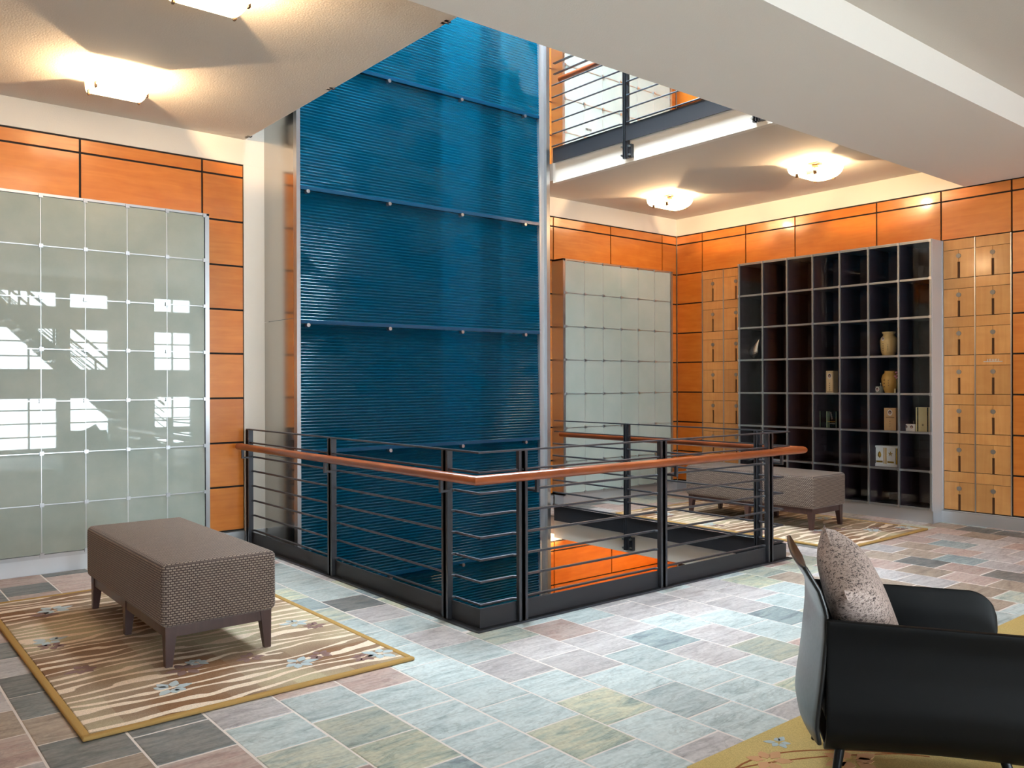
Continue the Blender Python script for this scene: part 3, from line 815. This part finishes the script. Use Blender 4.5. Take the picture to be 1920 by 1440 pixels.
def weave():
    m, nt, b = new_mat('basket_weave_fabric')
    tc = N(nt, 'ShaderNodeTexCoord')
    br = N(nt, 'ShaderNodeTexBrick'); br.offset = 0.5; br.squash = 1.0
    br.inputs['Scale'].default_value = 1.0
    br.inputs['Brick Width'].default_value = .021; br.inputs['Row Height'].default_value = .0125; br.inputs['Mortar Size'].default_value = .0034
    br.inputs['Mortar Smooth'].default_value = .4
    br.inputs['Color1'].default_value = srgb(148, 132, 118); br.inputs['Color2'].default_value = srgb(134, 118, 106); br.inputs['Mortar'].default_value = srgb(66, 50, 46)
    nt.links.new(tc.outputs['UV'], br.inputs['Vector'])
    nt.links.new(br.outputs['Color'], b.inputs['Base Color'])
    iv = N(nt, 'ShaderNodeMath', operation='SUBTRACT'); iv.inputs[0].default_value = 1.0; nt.links.new(br.outputs['Fac'], iv.inputs[1])
    bp = N(nt, 'ShaderNodeBump', Strength=.5, Distance=.002); nt.links.new(iv.outputs[0], bp.inputs['Height']); nt.links.new(bp.outputs[0], b.inputs['Normal'])
    b.inputs['Roughness'].default_value = .85
    b.inputs['Sheen Weight'].default_value = .15
    return m
MAT['weave'] = weave()
def bench(label, x0, y0):
    """x0,y0: near outer corner of the legs; 0.56 x 1.50 m, six legs"""
    Wd, Ln, z = .56, 1.50, .019
    t = thing('upholstered_bench', label, 'bench', (x0+Wd/2, y0+Ln/2, z), 'upholstered benches')
    rounded_box('seat', x0-.022, x0+Wd+.022, y0-.026, y0+Ln+.03, .222, .545, .034, 'weave', t)
    a = MB(); e = .03
    a.box(x0+.008, x0+Wd-.008, y0+.006, y0+.026, .168, .226); a.box(x0+.008, x0+Wd-.008, y0+Ln-.026, y0+Ln-.006, .168, .226)
    a.box(x0+.006, x0+.026, y0+.026, y0+Ln-.026, .168, .226); a.box(x0+Wd-.026, x0+Wd-.006, y0+.026, y0+Ln-.026, .168, .226)
    a.build('apron', 'leg_wood', t)
    for sx in (0, 1):
        for k in range(3):
            cx = x0 if sx == 0 else x0+Wd; dx = 1 if sx == 0 else -1
            yc = y0 + k*(Ln/2); dy = (1, 0, -1)[k]
            m = MB()
            tx0, tx1 = cx, cx+dx*.062; bx0, bx1 = cx+dx*.002, cx+dx*.036
            if dy: ty0, ty1, by0, by1 = yc, yc+dy*.062, yc+dy*.002, yc+dy*.036
            else: ty0, ty1, by0, by1 = yc-.031, yc+.031, yc-.018, yc+.018
            m.v = [(bx0, by0, z), (bx1, by0, z), (bx1, by1, z), (bx0, by1, z), (tx0, ty0, .226), (tx1, ty0, .226), (tx1, ty1, .226), (tx0, ty1, .226)]
            m.f = [(3, 2, 1, 0), (4, 5, 6, 7), (0, 1, 5, 4), (1, 2, 6, 5), (2, 3, 7, 6), (3, 0, 4, 7)]
            m.build('leg', 'leg_wood', t)
    return t

def rug_mat(name, plain=False):
    m, nt, b = new_mat(name)
    tc = N(nt, 'ShaderNodeTexCoord')
    sx = N(nt, 'ShaderNodeSeparateXYZ'); nt.links.new(tc.outputs['Object'], sx.inputs[0])
    fine = N(nt, 'ShaderNodeTexNoise', Scale=260.0, Detail=2.0); nt.links.new(tc.outputs['Object'], fine.inputs['Vector'])
    blotch = N(nt, 'ShaderNodeTexNoise', Scale=1.7, Detail=1.5, Roughness=.4); nt.links.new(tc.outputs['Object'], blotch.inputs['Vector'])
    if plain:
        r = ramp(nt, [(.3, srgb(196, 168, 104)), (.7, srgb(210, 186, 126))]); nt.links.new(blotch.outputs['Fac'], r.inputs[0]); col = r.outputs[0]
    else:
        # blocks of ground colour, stepped like the weave
        mp = N(nt, 'ShaderNodeMapping'); mp.inputs['Scale'].default_value = (6.5, 6.5, 1); nt.links.new(tc.outputs['Object'], mp.inputs[0])
        sn = N(nt, 'ShaderNodeVectorMath', operation='SNAP'); sn.inputs[1].default_value = (1, 1, 1); nt.links.new(mp.outputs[0], sn.inputs[0])
        bk = N(nt, 'ShaderNodeTexNoise', Scale=.22, Detail=1.0); nt.links.new(sn.outputs[0], bk.inputs['Vector'])
        mixb = N(nt, 'ShaderNodeMix', data_type='FLOAT'); mixb.inputs[0].default_value = .5
        nt.links.new(bk.outputs['Fac'], mixb.inputs[2]); nt.links.new(blotch.outputs['Fac'], mixb.inputs[3])
        gr = ramp(nt, [(.36, srgb(136, 102, 76)), (.44, srgb(148, 124, 104)), (.5, srgb(166, 146, 122)), (.62, srgb(190, 178, 148))]); nt.links.new(mixb.outputs[0], gr.inputs[0])
        # wandering pale lines
        mp2 = N(nt, 'ShaderNodeMapping'); mp2.inputs['Scale'].default_value = (1.5, 4.2, 1); nt.links.new(tc.outputs['Object'], mp2.inputs[0])
        wn_ = N(nt, 'ShaderNodeTexNoise', Scale=1.0, Detail=2.5, Roughness=.5); nt.links.new(mp2.outputs[0], wn_.inputs['Vector'])
        mu = N(nt, 'ShaderNodeMath', operation='MULTIPLY'); mu.inputs[1].default_value = .30; nt.links.new(wn_.outputs['Fac'], mu.inputs[0])
        ad = N(nt, 'ShaderNodeMath', operation='ADD'); nt.links.new(sx.outputs[1], ad.inputs[0]); nt.links.new(mu.outputs[0], ad.inputs[1])
        m2 = N(nt, 'ShaderNodeMath', operation='MULTIPLY'); m2.inputs[1].default_value = 2*PI/.095; nt.links.new(ad.outputs[0], m2.inputs[0])
        si = N(nt, 'ShaderNodeMath', operation='SINE'); nt.links.new(m2.outputs[0], si.inputs[0])
        mp4 = N(nt, 'ShaderNodeMapping'); mp4.inputs['Scale'].default_value = (2.2, 9.0, 1); nt.links.new(tc.outputs['Object'], mp4.inputs[0])
        th = N(nt, 'ShaderNodeTexNoise', Scale=1.0, Detail=2.0); nt.links.new(mp4.outputs[0], th.inputs['Vector'])
        thr = N(nt, 'ShaderNodeMapRange'); thr.inputs[1].default_value = .3; thr.inputs[2].default_value = .7; thr.inputs[3].default_value = 1.05; thr.inputs[4].default_value = -.15
        nt.links.new(th.outputs['Fac'], thr.inputs[0])
        sb = N(nt, 'ShaderNodeMath', operation='SUBTRACT'); nt.links.new(si.outputs[0], sb.inputs[0]); nt.links.new(thr.outputs[0], sb.inputs[1])
        sm = N(nt, 'ShaderNodeMapRange'); sm.inputs[1].default_value = 0; sm.inputs[2].default_value = .14; nt.links.new(sb.outputs[0], sm.inputs[0])
        mx = N(nt, 'ShaderNodeMix', data_type='RGBA'); nt.links.new(sm.outputs[0], mx.inputs[0]); nt.links.new(gr.outputs[0], mx.inputs[6]); mx.inputs[7].default_value = srgb(232, 212, 190)
        col = mx.outputs[2]
    fr = N(nt, 'ShaderNodeMapRange'); fr.inputs[1].default_value = .3; fr.inputs[2].default_value = .7; fr.inputs[3].default_value = .78; fr.inputs[4].default_value = 1.12; nt.links.new(fine.outputs['Fac'], fr.inputs[0])
    hs = N(nt, 'ShaderNodeHueSaturation'); nt.links.new(fr.outputs[0], hs.inputs['Value']); nt.links.new(col, hs.inputs['Color'])
    nt.links.new(hs.outputs[0], b.inputs['Base Color']); b.inputs['Roughness'].default_value = .95; b.inputs['Specular IOR Level'].default_value = .1
    bp = N(nt, 'ShaderNodeBump', Strength=.6, Distance=.004); nt.links.new(fine.outputs['Fac'], bp.inputs['Height']); nt.links.new(bp.outputs[0], b.inputs['Normal'])
    return m
MAT['rug'] = rug_mat('wavy_line_wool'); MAT['rug_plain'] = rug_mat('ochre_wool', True)
MAT['rug_edge'] = simple('gold_wool_binding', srgb(172, 138, 84), .95, spec=.1, bump=(240, .6, .004))
MAT['petal_blue'] = simple('pale_blue_wool', srgb(176, 188, 192), .95, spec=.1, bump=(260, .5, .003))
MAT['petal_mauve'] = simple('mauve_wool', srgb(138, 112, 108), .95, spec=.1, bump=(260, .5, .003))
MAT['petal_peach'] = simple('peach_wool', srgb(206, 158, 118), .95, spec=.1, bump=(260, .5, .003))
MAT['vine'] = simple('russet_wool', srgb(150, 92, 56), .95, spec=.1, bump=(260, .5, .003))
def motif(parent, x, y, z, r, mat, k=6, seed=0):
    rr = random.Random(seed); m = MB()
    for i in range(k):
        a = 2*PI*i/k + rr.uniform(-.3, .3); c, s_ = math.cos(a), math.sin(a); L = r*rr.uniform(.7, 1.1); w = r*.24
        o0 = len(m.v)
        for (u, v) in ((.18, 0), (.5, -w/r), (.8, -.6*w/r), (1, 0), (.8, .7*w/r), (.5, w/r)):
            px, py = u*L, v*r
            m.v += [(x+px*c-py*s_, y+px*s_+py*c, z), (x+px*c-py*s_, y+px*s_+py*c, z+.0016)]
        n = 6
        m.f += [tuple(o0+2*j+1 for j in range(n)), tuple(o0+2*j for j in reversed(range(n)))]
        m.f += [(o0+2*j, o0+2*((j+1) % n), o0+2*((j+1) % n)+1, o0+2*j+1) for j in range(n)]
    return m.build('flower_motif', mat, parent)
def rug(label, x0, x1, y0, y1, mat, motifs, edge=True, h=.017):
    t = thing('area_rug', label, 'rug', ((x0+x1)/2, (y0+y1)/2, 0), 'area rugs')
    e = .036
    rounded_box('pile', x0+(e if edge else 0), x1-(e if edge else 0), y0+(e if edge else 0), y1-(e if edge else 0), 0.001, h, .005, mat, t, seg=2)
    if edge:
        for a in ((x0, x1, y0, y0+e), (x0, x1, y1-e, y1), (x0, x0+e, y0+e, y1-e), (x1-e, x1, y0+e, y1-e)):
            rounded_box('binding', *a, 0.001, h+.002, .008, 'rug_edge', t, seg=3)
    for i, (x, y, r, mm) in enumerate(motifs): motif(t, x, y, h-.0003, r, mm, 6+i % 2, i)
    return t
def mk(pts): return pts
PB, PM = 'petal_blue', 'petal_mauve'
R1 = [(1.15, 6.02, .12, PB), (1.08, 5.92, .08, PM), (.99, 5.30, .10, PB), (.98, 5.18, .08, PM), (1.02, 4.66, .09, PM), (1.28, 4.10, .10, PB), (1.42, 4.33, .10, PM),
      (1.50, 4.40, .07, PB), (1.9, 4.06, .10, PB), (2.04, 4.10, .08, PM), (2.3, 3.92, .10, PB), (2.2, 3.92, .07, PM), (2.2, 4.75, .09, PB), (2.26, 4.62, .08, PM), (1.74, 4.3, .08, PM)]
rug('wavy striped wool rug with gold binding under the bench by the glass niche wall', .82, 2.41, 3.745, 6.45, 'rug', R1)
R2 = [(x+5.98, y+.06, r, mm) for x, y, r, mm in R1]
rug('wavy striped wool rug under the bench in front of the dark cabinet', 6.80, 8.39, 3.81, 6.50, 'rug', R2)
R3 = [(2.78, 1.86, .10, 'petal_peach'), (3.02, 1.66, .12, 'petal_peach'), (2.95, 1.93, .06, PB), (2.7, 1.6, .07, PB), (4.9, 1.75, .1, 'petal_peach'), (5.5, 1.6, .1, PB)]
r3 = rug('plain ochre wool rug with faint flowers under the black armchair', 2.50, 6.1, -.7, 2.03, 'rug_plain', R3, False)
v = MB(); pth = [(2.62+.07*i, 1.90-.018*i*i*.12-.02*i, .0165) for i in range(12)]; v.sweep(pth, rect(.008, .003)); v.build('vine_motif', 'vine', r3)
v = MB(); pth = [(2.62+.06*i, 1.90+.012*i-.0045*i*i, .0165) for i in range(12)]; v.sweep(pth, rect(.008, .003)); v.build('vine_motif', 'vine', r3)
bench('long woven fabric bench with dark legs in front of the grey green glass niche wall', 1.345, 4.40)
bench('long woven fabric bench with dark legs behind the railing by the dark cabinet', 7.41, 4.47)

# ================================================================== ARMCHAIR AND CUSHION
CHO = Vector((2.865, 1.726, .018)); CHA = math.radians(-52.5)
ch = thing('armchair', 'black leather shell armchair seen from its side at the lower right', 'armchair', CHO, rotz=CHA)
def local_build(b, name, mat, parent, smooth=True, solid=None, sub=0):
    me = bpy.data.meshes.new(name); me.from_pydata(b.v, [], b.f)
    bm = bmesh.new(); bm.from_mesh(me); bmesh.ops.remove_doubles(bm, verts=bm.verts, dist=1e-5); bmesh.ops.recalc_face_normals(bm, faces=bm.faces); bm.to_mesh(me); bm.free()
    if smooth: me.shade_smooth(); me.set_sharp_from_angle(angle=math.radians(55))
    me.materials.append(MAT[mat]); o = bpy.data.objects.new(name, me); C.objects.link(o); o.parent = parent
    if solid:
        q = o.modifiers.new('thick', 'SOLIDIFY'); q.thickness = solid; q.offset = 0
        q = o.modifiers.new('soft', 'BEVEL'); q.width = .006; q.segments = 2; q.limit_method = 'ANGLE'; q.angle_limit = math.radians(60)
    return o
def lerp_tab(tab, t):
    for (a, va), (b_, vb) in zip(tab[:-1], tab[1:]):
        if t <= b_: return va+(vb-va)*(t-a)/(b_-a)
    return tab[-1][1]
def grid(fn, nu, nv):
    b = MB()
    for i in range(nu+1):
        for j in range(nv+1): b.v.append(fn(i/nu, j/nv))
    for i in range(nu):
        for j in range(nv): k = i*(nv+1)+j; b.f.append((k, k+1, k+nv+2, k+nv+1))
    return b
HW = .305
def back_pt(u, v):
    s_ = 2*u-1; zt = .795+.012*s_*s_
    z = .20+(zt-.20)*v
    x = lerp_tab([(.0, -.012), (.1, -.022), (.35, -.004), (.6, .010), (.74, .010), (.86, -.012), (1.0, -.062)], v)
    bulge = .018*(1-s_*s_)*math.exp(-((v-.05)/.28)**2) + .012*(1-s_*s_)
    return (x-bulge, s_*(HW-.004+.006*v), z)
local_build(grid(back_pt, 14, 22), 'backrest', 'leather_back', ch, solid=.016)
def arm_fn(sgn):
    def f(u, v):
        x = .008+.70*u
        zt = .632-.020*u
        if u > .86: q = (u-.86)/.14; zt -= .095*(1-math.sqrt(max(0, 1-q*q)))
        zb = .165+.012*math.sin(u*PI)
        z = zb+(zt-zb)*v
        y = lerp_tab([(0, .215), (.06, .262), (.16, .296), (.35, .306), (.6, .296), (.82, .296), (.93, .306), (1, .312)], v)
        return (x, sgn*y, z)
    return f
for sg in (-1, 1): local_build(grid(arm_fn(sg), 60, 20), 'arm', 'leather', ch, solid=.02)
q = rounded_box('seat_cushion', .012, .66, -.272, .272, .235, .40, .045, 'leather', None); q.parent = ch
b = MB()
b2 = grid(lambda u, v: (.01+.66*u, (2*v-1)*.225, .168+.01*(2*v-1)**2), 6, 6); local_build(b2, 'underside', 'leather', ch, solid=.012)
for sx, sy in ((.05, -.245), (.05, .245), (.60, -.25), (.60, .25)):
    b = MB(); b.tube((sx+(.015 if sx < .3 else -.02), sy*.86, .175), (sx-(.02 if sx < .3 else -.02), sy*1.04, .0), .017, .0115, n=12)
    local_build(b, 'leg', 'black_metal', ch)
def pillow_mat():
    m, nt, b = new_mat('flecked_boucle')
    tc = N(nt, 'ShaderNodeTexCoord')
    vo = N(nt, 'ShaderNodeTexVoronoi', Scale=95.0); nt.links.new(tc.outputs['Object'], vo.inputs['Vector'])
    mp = N(nt, 'ShaderNodeMapping'); mp.inputs['Scale'].default_value = (56, 56, 116); mp.inputs['Rotation'].default_value = (.6, .4, .8); nt.links.new(tc.outputs['Object'], mp.inputs[0])
    n = N(nt, 'ShaderNodeTexNoise', Scale=1.6, Detail=2.0, Distortion=1.2); nt.links.new(mp.outputs[0], n.inputs['Vector'])
    r = ramp(nt, [(.38, srgb(62, 48, 46)), (.45, srgb(166, 144, 135)), (.6, srgb(190, 170, 161))]); nt.links.new(n.outputs['Fac'], r.inputs[0])
    nt.links.new(r.outputs[0], b.inputs['Base Color']); b.inputs['Roughness'].default_value = .7; b.inputs['Sheen Weight'].default_value = .2
    bp = N(nt, 'ShaderNodeBump', Strength=.4, Distance=.003); nt.links.new(n.outputs['Fac'], bp.inputs['Height']); nt.links.new(bp.outputs[0], b.inputs['Normal'])
    return m
MAT['pillow'] = pillow_mat()
def pillow():
    b = MB(); n = 22; hs = .222
    for side in (1, -1):
        k = len(b.v)
        for i in range(n+1):
            for j in range(n+1):
                u, w = -1+2*i/n, -1+2*j/n
                pin = 1-.07*(1-w*w)*abs(u)**3; pin2 = 1-.07*(1-u*u)*abs(w)**3
                h = .118*((1-u**4)*(1-w**4))**.55
                # a deep fold pressed in from the top corner
                fold = .030*math.exp(-((u-w)/.22)**2)*max(0, (u+w)/2)*(1-abs(u*w)) if side > 0 else 0
                b.v.append((side*h*(1 if side > 0 else .72)-fold, u*hs*pin, w*hs*pin2))
        for i in range(n):
            for j in range(n):
                q = k+i*(n+1)+j; b.f.append((q, q+1, q+n+2, q+n+1))
    o = local_build(b, 'throw_cushion', 'pillow', None)
    return o
po = pillow()
po.rotation_mode = 'XYZ'
Rz = Matrix.Rotation(CHA-math.radians(7), 4, 'Z') @ Matrix.Rotation(math.radians(-21), 4, 'Y') @ Matrix.Rotation(math.radians(24), 4, 'X')
pc = CHO + Matrix.Rotation(CHA, 3, 'Z') @ Vector((.145, -.012, .612))
po.matrix_world = Matrix.Translation(pc) @ Rz
tag(po, 'flecked beige cushion leaning in the black armchair', 'cushion')

# ================================================================== THINGS IN THE CABINET
MAT['urn'] = simple('glazed_amber_stoneware', srgb(226, 198, 138), .15, bump=(40, .05, .002)); MAT['urn2'] = simple('glazed_honey_stoneware', srgb(222, 178, 96), .15, bump=(40, .05, .002))
MAT['portrait'] = simple('portrait_print', srgb(232, 222, 214), .4); MAT['hair'] = simple('portrait_dark', srgb(44, 32, 30), .5); MAT['face'] = simple('portrait_skin', srgb(190, 150, 134), .5)
MAT['birch'] = simple('pale_birch', srgb(234, 210, 168), .5); MAT['oak'] = simple('light_oak', srgb(208, 172, 126), .5); MAT['olive_box'] = simple('olive_lacquer', srgb(204, 192, 146), .4)
MAT['black_lac'] = simple('black_lacquer', srgb(14, 18, 18), .2); MAT['green_strip'] = simple('green_strip', srgb(130, 154, 124), .4)
MAT['white_box'] = simple('white_marble', srgb(232, 236, 238), .35); MAT['silver'] = simple('polished_silver', srgb(215, 210, 200), .12, 1.0)
MAT['slate_stand'] = simple('grey_stand', srgb(120, 126, 120), .5); MAT['pink'] = simple('pink_silk', srgb(206, 140, 150), .6); MAT['leafgreen'] = simple('leaf_green', srgb(60, 92, 62), .6); MAT['candle'] = simple('cream_wax', srgb(232, 220, 170), .5)
XI = 8.93     # front plane of the things on the shelves
def yat(px, py, X=XI):
    v = (px-960)/F_PX; h = (720-py)/F_PX
    d = fw+rt2*v+up2*h; t = X/d.x
    return d.y*t
def oval(parent, y, z, ry, rz, x, mat, name, th=.002):
    m = MB(); n = 18
    for xx in (x, x+th):
        for i in range(n): a = 2*PI*i/n; m.v.append((xx, y+ry*math.cos(a), z+rz*math.sin(a)))
    m.f = [tuple(range(n)), tuple(range(2*n-1, n-1, -1))]+[(i, (i+1) % n, n+(i+1) % n, n+i) for i in range(n)]
    return m.build(name, mat, parent)
def portrait(parent, y, z, ry, rz, x):
    p = oval(parent, y, z, ry, rz, x-.002, 'portrait', 'portrait')
    oval(p, y, z+rz*.12, ry*.62, rz*.62, x-.0035, 'hair', 'portrait_hair', .0014)
    oval(p, y, z-rz*.05, ry*.38, rz*.42, x-.0048, 'face', 'portrait_face', .0012)
def glyphs(parent, y, z0, z1, n, x, s=.010, mat='ink'):
    for i in range(n):
        z = z1+(z0-z1)*(i+.5)/n; m = MB()
        m.box(x-.0015, x, y-s, y+s, z+s*.5, z+s*.8); m.box(x-.0015, x, y-s*.25, y+s*.2, z-s, z+s); m.box(x-.0015, x, y-s*.8, y+s*.8, z-s*.5, z-s*.2)
        m.build('character', mat, parent)
def zsh(r): return ROWS[7-1-r]+.006        # top of the shelf under row r (0 = top)
def urn(label, px, r, sc, mat, rim):
    y = yat(px, 680, XI+.09); z = zsh(r)
    t = thing('ceramic_urn', label, 'urn', (XI+.09, y, z), 'ceramic urns')
    if rim: prof = [(.055, 0), (.062, .006), (.078, .05), (.088, .12), (.090, .17), (.082, .20), (.060, .222), (.056, .238), (.068, .255), (.070, .268), (.058, .268), (.05, .25)]
    else: prof = [(.052, 0), (.056, .014), (.072, .05), (.088, .12), (.090, .165), (.078, .205), (.058, .225), (.055, .245), (.060, .25), (.05, .25)]
    MB().lathe((XI+.09, y, z), [(a*sc, b*sc) for a, b in prof], 28).build('jar', mat, t, smooth=True)
    return t, y, z
t, y, z = urn('tall amber ceramic urn with flared rim and small portrait', 1666.5, 2, 1.0, 'urn', True)
portrait(t, y+.022, z+.19, .017, .021, XI+.003); glyphs(t, y+.02, z+.05, z+.15, 4, XI+.002, .006); glyphs(t, y-.03, z+.06, z+.13, 4, XI+.008, .005)
t, y, z = urn('honey coloured ceramic urn on the shelf below the taller urn', 1668.5, 3, .97, 'urn2', False)
glyphs(t, y+.02, z+.05, z+.16, 3, XI+.003, .008); glyphs(t, y-.025, z+.07, z+.15, 3, XI+.004, .005)
def tablet(label, px, r, w, h, mat, n, d=.1):
    y = yat(px, 720); z = zsh(r); t = thing('wooden_urn_box', label, 'urn box', (XI+d/2, y, z))
    MB().box(XI, XI+d, y-w/2, y+w/2, z, z+h).build('body', mat, t)
    return t, y, z
t, y, z = tablet('narrow birch urn box with portrait and border line', 1555.5, 3, .09, .25, 'birch', 5)
portrait(t, y, z+.19, .026, .034, XI); glyphs(t, y, z+.02, z+.12, 4, XI, .007)
bd = MB()
for a in (-.040, .040): bd.box(XI-.001, XI, y+a-.0015, y+a+.0015, z+.015, z+.235)
for zz in (z+.012, z+.236): bd.box(XI-.001, XI, y-.04, y+.04, zz-.0015, zz+.0015)
bd.build('border_line', 'ink', t)
t, y, z = tablet('plain oak urn box with white oval portrait', 1668.5, 4, .13, .24, 'oak', 4)
portrait(t, y, z+.19, .027, .034, XI); glyphs(t, y, z+.03, z+.11, 3, XI, .005)
for k in range(7): MB().box(XI-.001, XI, y-.045+k*.0135, y-.037+k*.0135, z+.135, z+.143).build('letter', 'ink', t)
t, y, z = tablet('olive lacquered box with dark vertical stripes', 1730, 4, .145, .255, 'olive_box', 0)
for a in (-.052, .052): MB().box(XI-.002, XI, y+a-.006, y+a+.006, z+.001, z+.2535).build('stripe', 'black_lac', t)
glyphs(t, y, z+.05, z+.09, 1, XI, .012)
# black double box
y = yat(1552.5, 785); z = zsh(4); t = thing('black_urn_box', 'black lacquered double urn box with green and gold strips', 'urn box', (XI+.06, y, z))
MB().box(XI, XI+.12, y-.105, y+.105, z, z+.19).build('body', 'black_lac', t)
for a, w_ in ((.098, .006), (.012, .014), (-.012, .008), (-.1, .005)): MB().box(XI-.002, XI, y+a-w_/2, y+a+w_/2, z+.002, z+.188).build('strip', 'green_strip', t)
MB().box(XI-.0022, XI, y-.09, y+.005, z+.068, z+.072).build('gold_line', 'gold', t)
for k in range(8): MB().box(XI-.002, XI, y-.085+k*.008, y-.080+k*.008, z+.045, z+.052).build('letter', 'slate_stand', t)
m = MB()
for a in range(4):
    zz = z+.09+a*.02; m.v += [(XI-.003, y-.05+.006*a, zz), (XI-.003, y-.062+.004*a, zz+.02), (XI-.003, y-.05+.008*a, zz+.034), (XI-.003, y-.04+.004*a, zz+.016), (XI, y-.05+.006*a, zz)]
    k = len(m.v)-5; m.f += [(k, k+1, k+2, k+3), (k, k+1, k+4), (k+1, k+2, k+4), (k+2, k+3, k+4), (k+3, k, k+4)]
m.build('leaf_emblem', 'silver', t)
# small photo stands
def stand(label, px, r, w, n, mat):
    y = yat(px, 730); z = zsh(r); t = thing('photo_stand', label, 'photo stand', (XI+.03, y, z))
    MB().box(XI, XI+.04, y-w/2, y+w/2, z, z+.075).build('plaque', mat, t)
    for s_ in (-1, 1): MB().tube((XI+.01, y+s_*w*.36, z+.075), (XI+.01, y+s_*w*.36, z+.11), .003, n=6).build('prong', 'silver', t)
    for i in range(n):
        yy = y+(i-(n-1)/2)*w*.48; portrait(t, yy, z+.042, w*.2 if n > 1 else .022, .026, XI)
stand('small grey photo stand with one portrait beside the honey urn', 1645, 3, .09, 1, 'slate_stand')
stand('small white photo stand with two portraits beside the striped box', 1704, 4, .125, 2, 'portrait')
# white twin box
y = yat(1659.5, 855); z = zsh(5); t = thing('white_urn_box', 'white double urn box with gold emblems and dark pillars', 'urn box', (XI+.06, y, z))
b = MB(); b.box(XI, XI+.12, y-.112, y+.112, z+.03, z+.205); b.build('body', 'white_box', t)
MB().box(XI-.012, XI+.125, y-.148, y+.148, z+.205, z+.225).build('lid', 'white_box', t); MB().box(XI-.012, XI+.125, y-.14, y+.14, z, z+.03).build('base', 'white_box', t)
for a in (-.125, -.013, .0, .013, .125): MB().tube((XI+.004, y+a, z+.03), (XI+.004, y+a, z+.205), .006 if abs(a) < .1 else .008, n=8).build('pillar', 'gold', t, smooth=True)
for a in (-.062, .062): MB().box(XI-.002, XI, y+a-.035, y+a+.035, z+.042, z+.06).build('name_plate', 'gold', t)
m = MB(); m.lathe((XI-.001, y+.06, z+.12), [(.001, -.03), (.016, -.012), (.018, .008), (.012, .03), (.002, .042)], 10); m.build('flower_emblem', 'gold', t, smooth=True)
m = MB()
for i in range(5):
    a = 2*PI*i/5+.4; k = len(m.v); m.v += [(XI-.004, y-.06, z+.14), (XI-.003, y-.06+.012*math.cos(a-.5), z+.14+.012*math.sin(a-.5)), (XI-.003, y-.06+.03*math.cos(a), z+.14+.03*math.sin(a)), (XI-.003, y-.06+.012*math.cos(a+.5), z+.14+.012*math.sin(a+.5))]; m.f.append((k, k+1, k+2, k+3))
m.build('star_emblem', 'gold', t)
# silver teardrop ornament
y = yat(1413, 650, XI+.055); z = zsh(2); t = thing('silver_ornament', 'polished silver teardrop ornament on a glass block', 'ornament', (XI+.05, y, z))
MB().box(XI+.02, XI+.09, y-.055, y+.055, z, z+.022).build('block', 'clear', t)
m = MB(); n = 16
prof = []
for i in range(n+1):
    q = i/n; zz = z+.022+.235*q
    rad = .092*math.sin(min(1, q*2.0+.08)*PI/2)*(1-q**1.4)**.9+.002 if q < .99 else .001
    yo = y+.008-.085*max(0, q-.35)**1.4*1.9
    prof.append((zz, rad, yo))
k = 14
for zz, rad, yo in prof:
    for j in range(k): a = 2*PI*j/k; m.v.append((XI+.055+rad*.4*math.cos(a), yo+rad*math.sin(a), zz))
for i in range(n):
    for j in range(k): m.f.append((i*k+j, i*k+(j+1) % k, (i+1)*k+(j+1) % k, (i+1)*k+j))
m.f += [tuple(reversed(range(k))), tuple(n*k+j for j in range(k))]
m.build('teardrop', 'silver', t, smooth=True)
# silk flower and candle beside the honey urn
y = yat(1681, 715); z = zsh(3); t = thing('silk_flower', 'small pink silk flower on a stem behind the honey urn', 'flower', (XI+.03, y, z))
MB().tube((XI+.03, y, z), (XI+.02, y+.012, z+.17), .003, n=6).build('stem', 'leafgreen', t)
for i, (dy, dz_) in enumerate(((.03, .185), (.005, .2), (.018, .165), (.0, .17), (.02, .225))): MB().lathe((XI+.018, y+dy-.01, z+dz_), [(.002, -.012), (.016, -.004), (.014, .006), (.002, .01)], 8).build('petal', 'pink', t, smooth=True)
y = yat(1680, 730); t = thing('small_candle', 'small cream candle at the foot of the honey urn', 'candle', (XI-.02, y, z))
MB().tube((XI-.02, y, z), (XI-.02, y, z+.05), .009, n=10).build('wax', 'candle', t, smooth=True); MB().tube((XI-.02, y, z+.05), (XI-.02, y, z+.058), .001, n=5).build('wick', 'ink', t)

# ================================================================== STAIRCASE BEHIND THE VIEWER (seen mirrored in the glass niche wall)
st = thing('staircase', 'iron open staircase rising past the windows, mirrored in the glass niche wall', 'staircase', (5.3, -3.3, 0))
ns = 18; X0s, X1s = 5.3, 1.9; ya, yb = -3.8, -2.8
for y in (ya, yb): MB().sweep([(X0s, y, .1), (X1s, y, 3.5)], rect(.05, .24)).build('stringer', 'iron', st)
for k in range(ns):
    q = (k+.5)/ns; x = X0s+(X1s-X0s)*q; z = 3.4*q+.1; ubox('tread', 'leg_wood', x-.14, x+.14, ya+.03, yb-.03, z-.02, z+.02, st)
for y in (ya, yb):
    for h in (.35, .5, .65, .8): MB().sweep([(X0s, y, .1+h), (X1s, y, 3.5+min(h, .1))], rect(.02, .02)).build('bar', 'iron', st)
    MB().sweep([(X0s, y, 1.05), (X1s+.5, y, 3.6)], circ(.03, 8)).build('handrail', 'handrail', st)
    for k in range(4):
        q = .08+.22*k; x = X0s+(X1s-X0s)*q; z = 3.4*q+.1; MB().box(x-.02, x+.02, y-.015, y+.015, z, z+.85).build('post', 'iron', st)
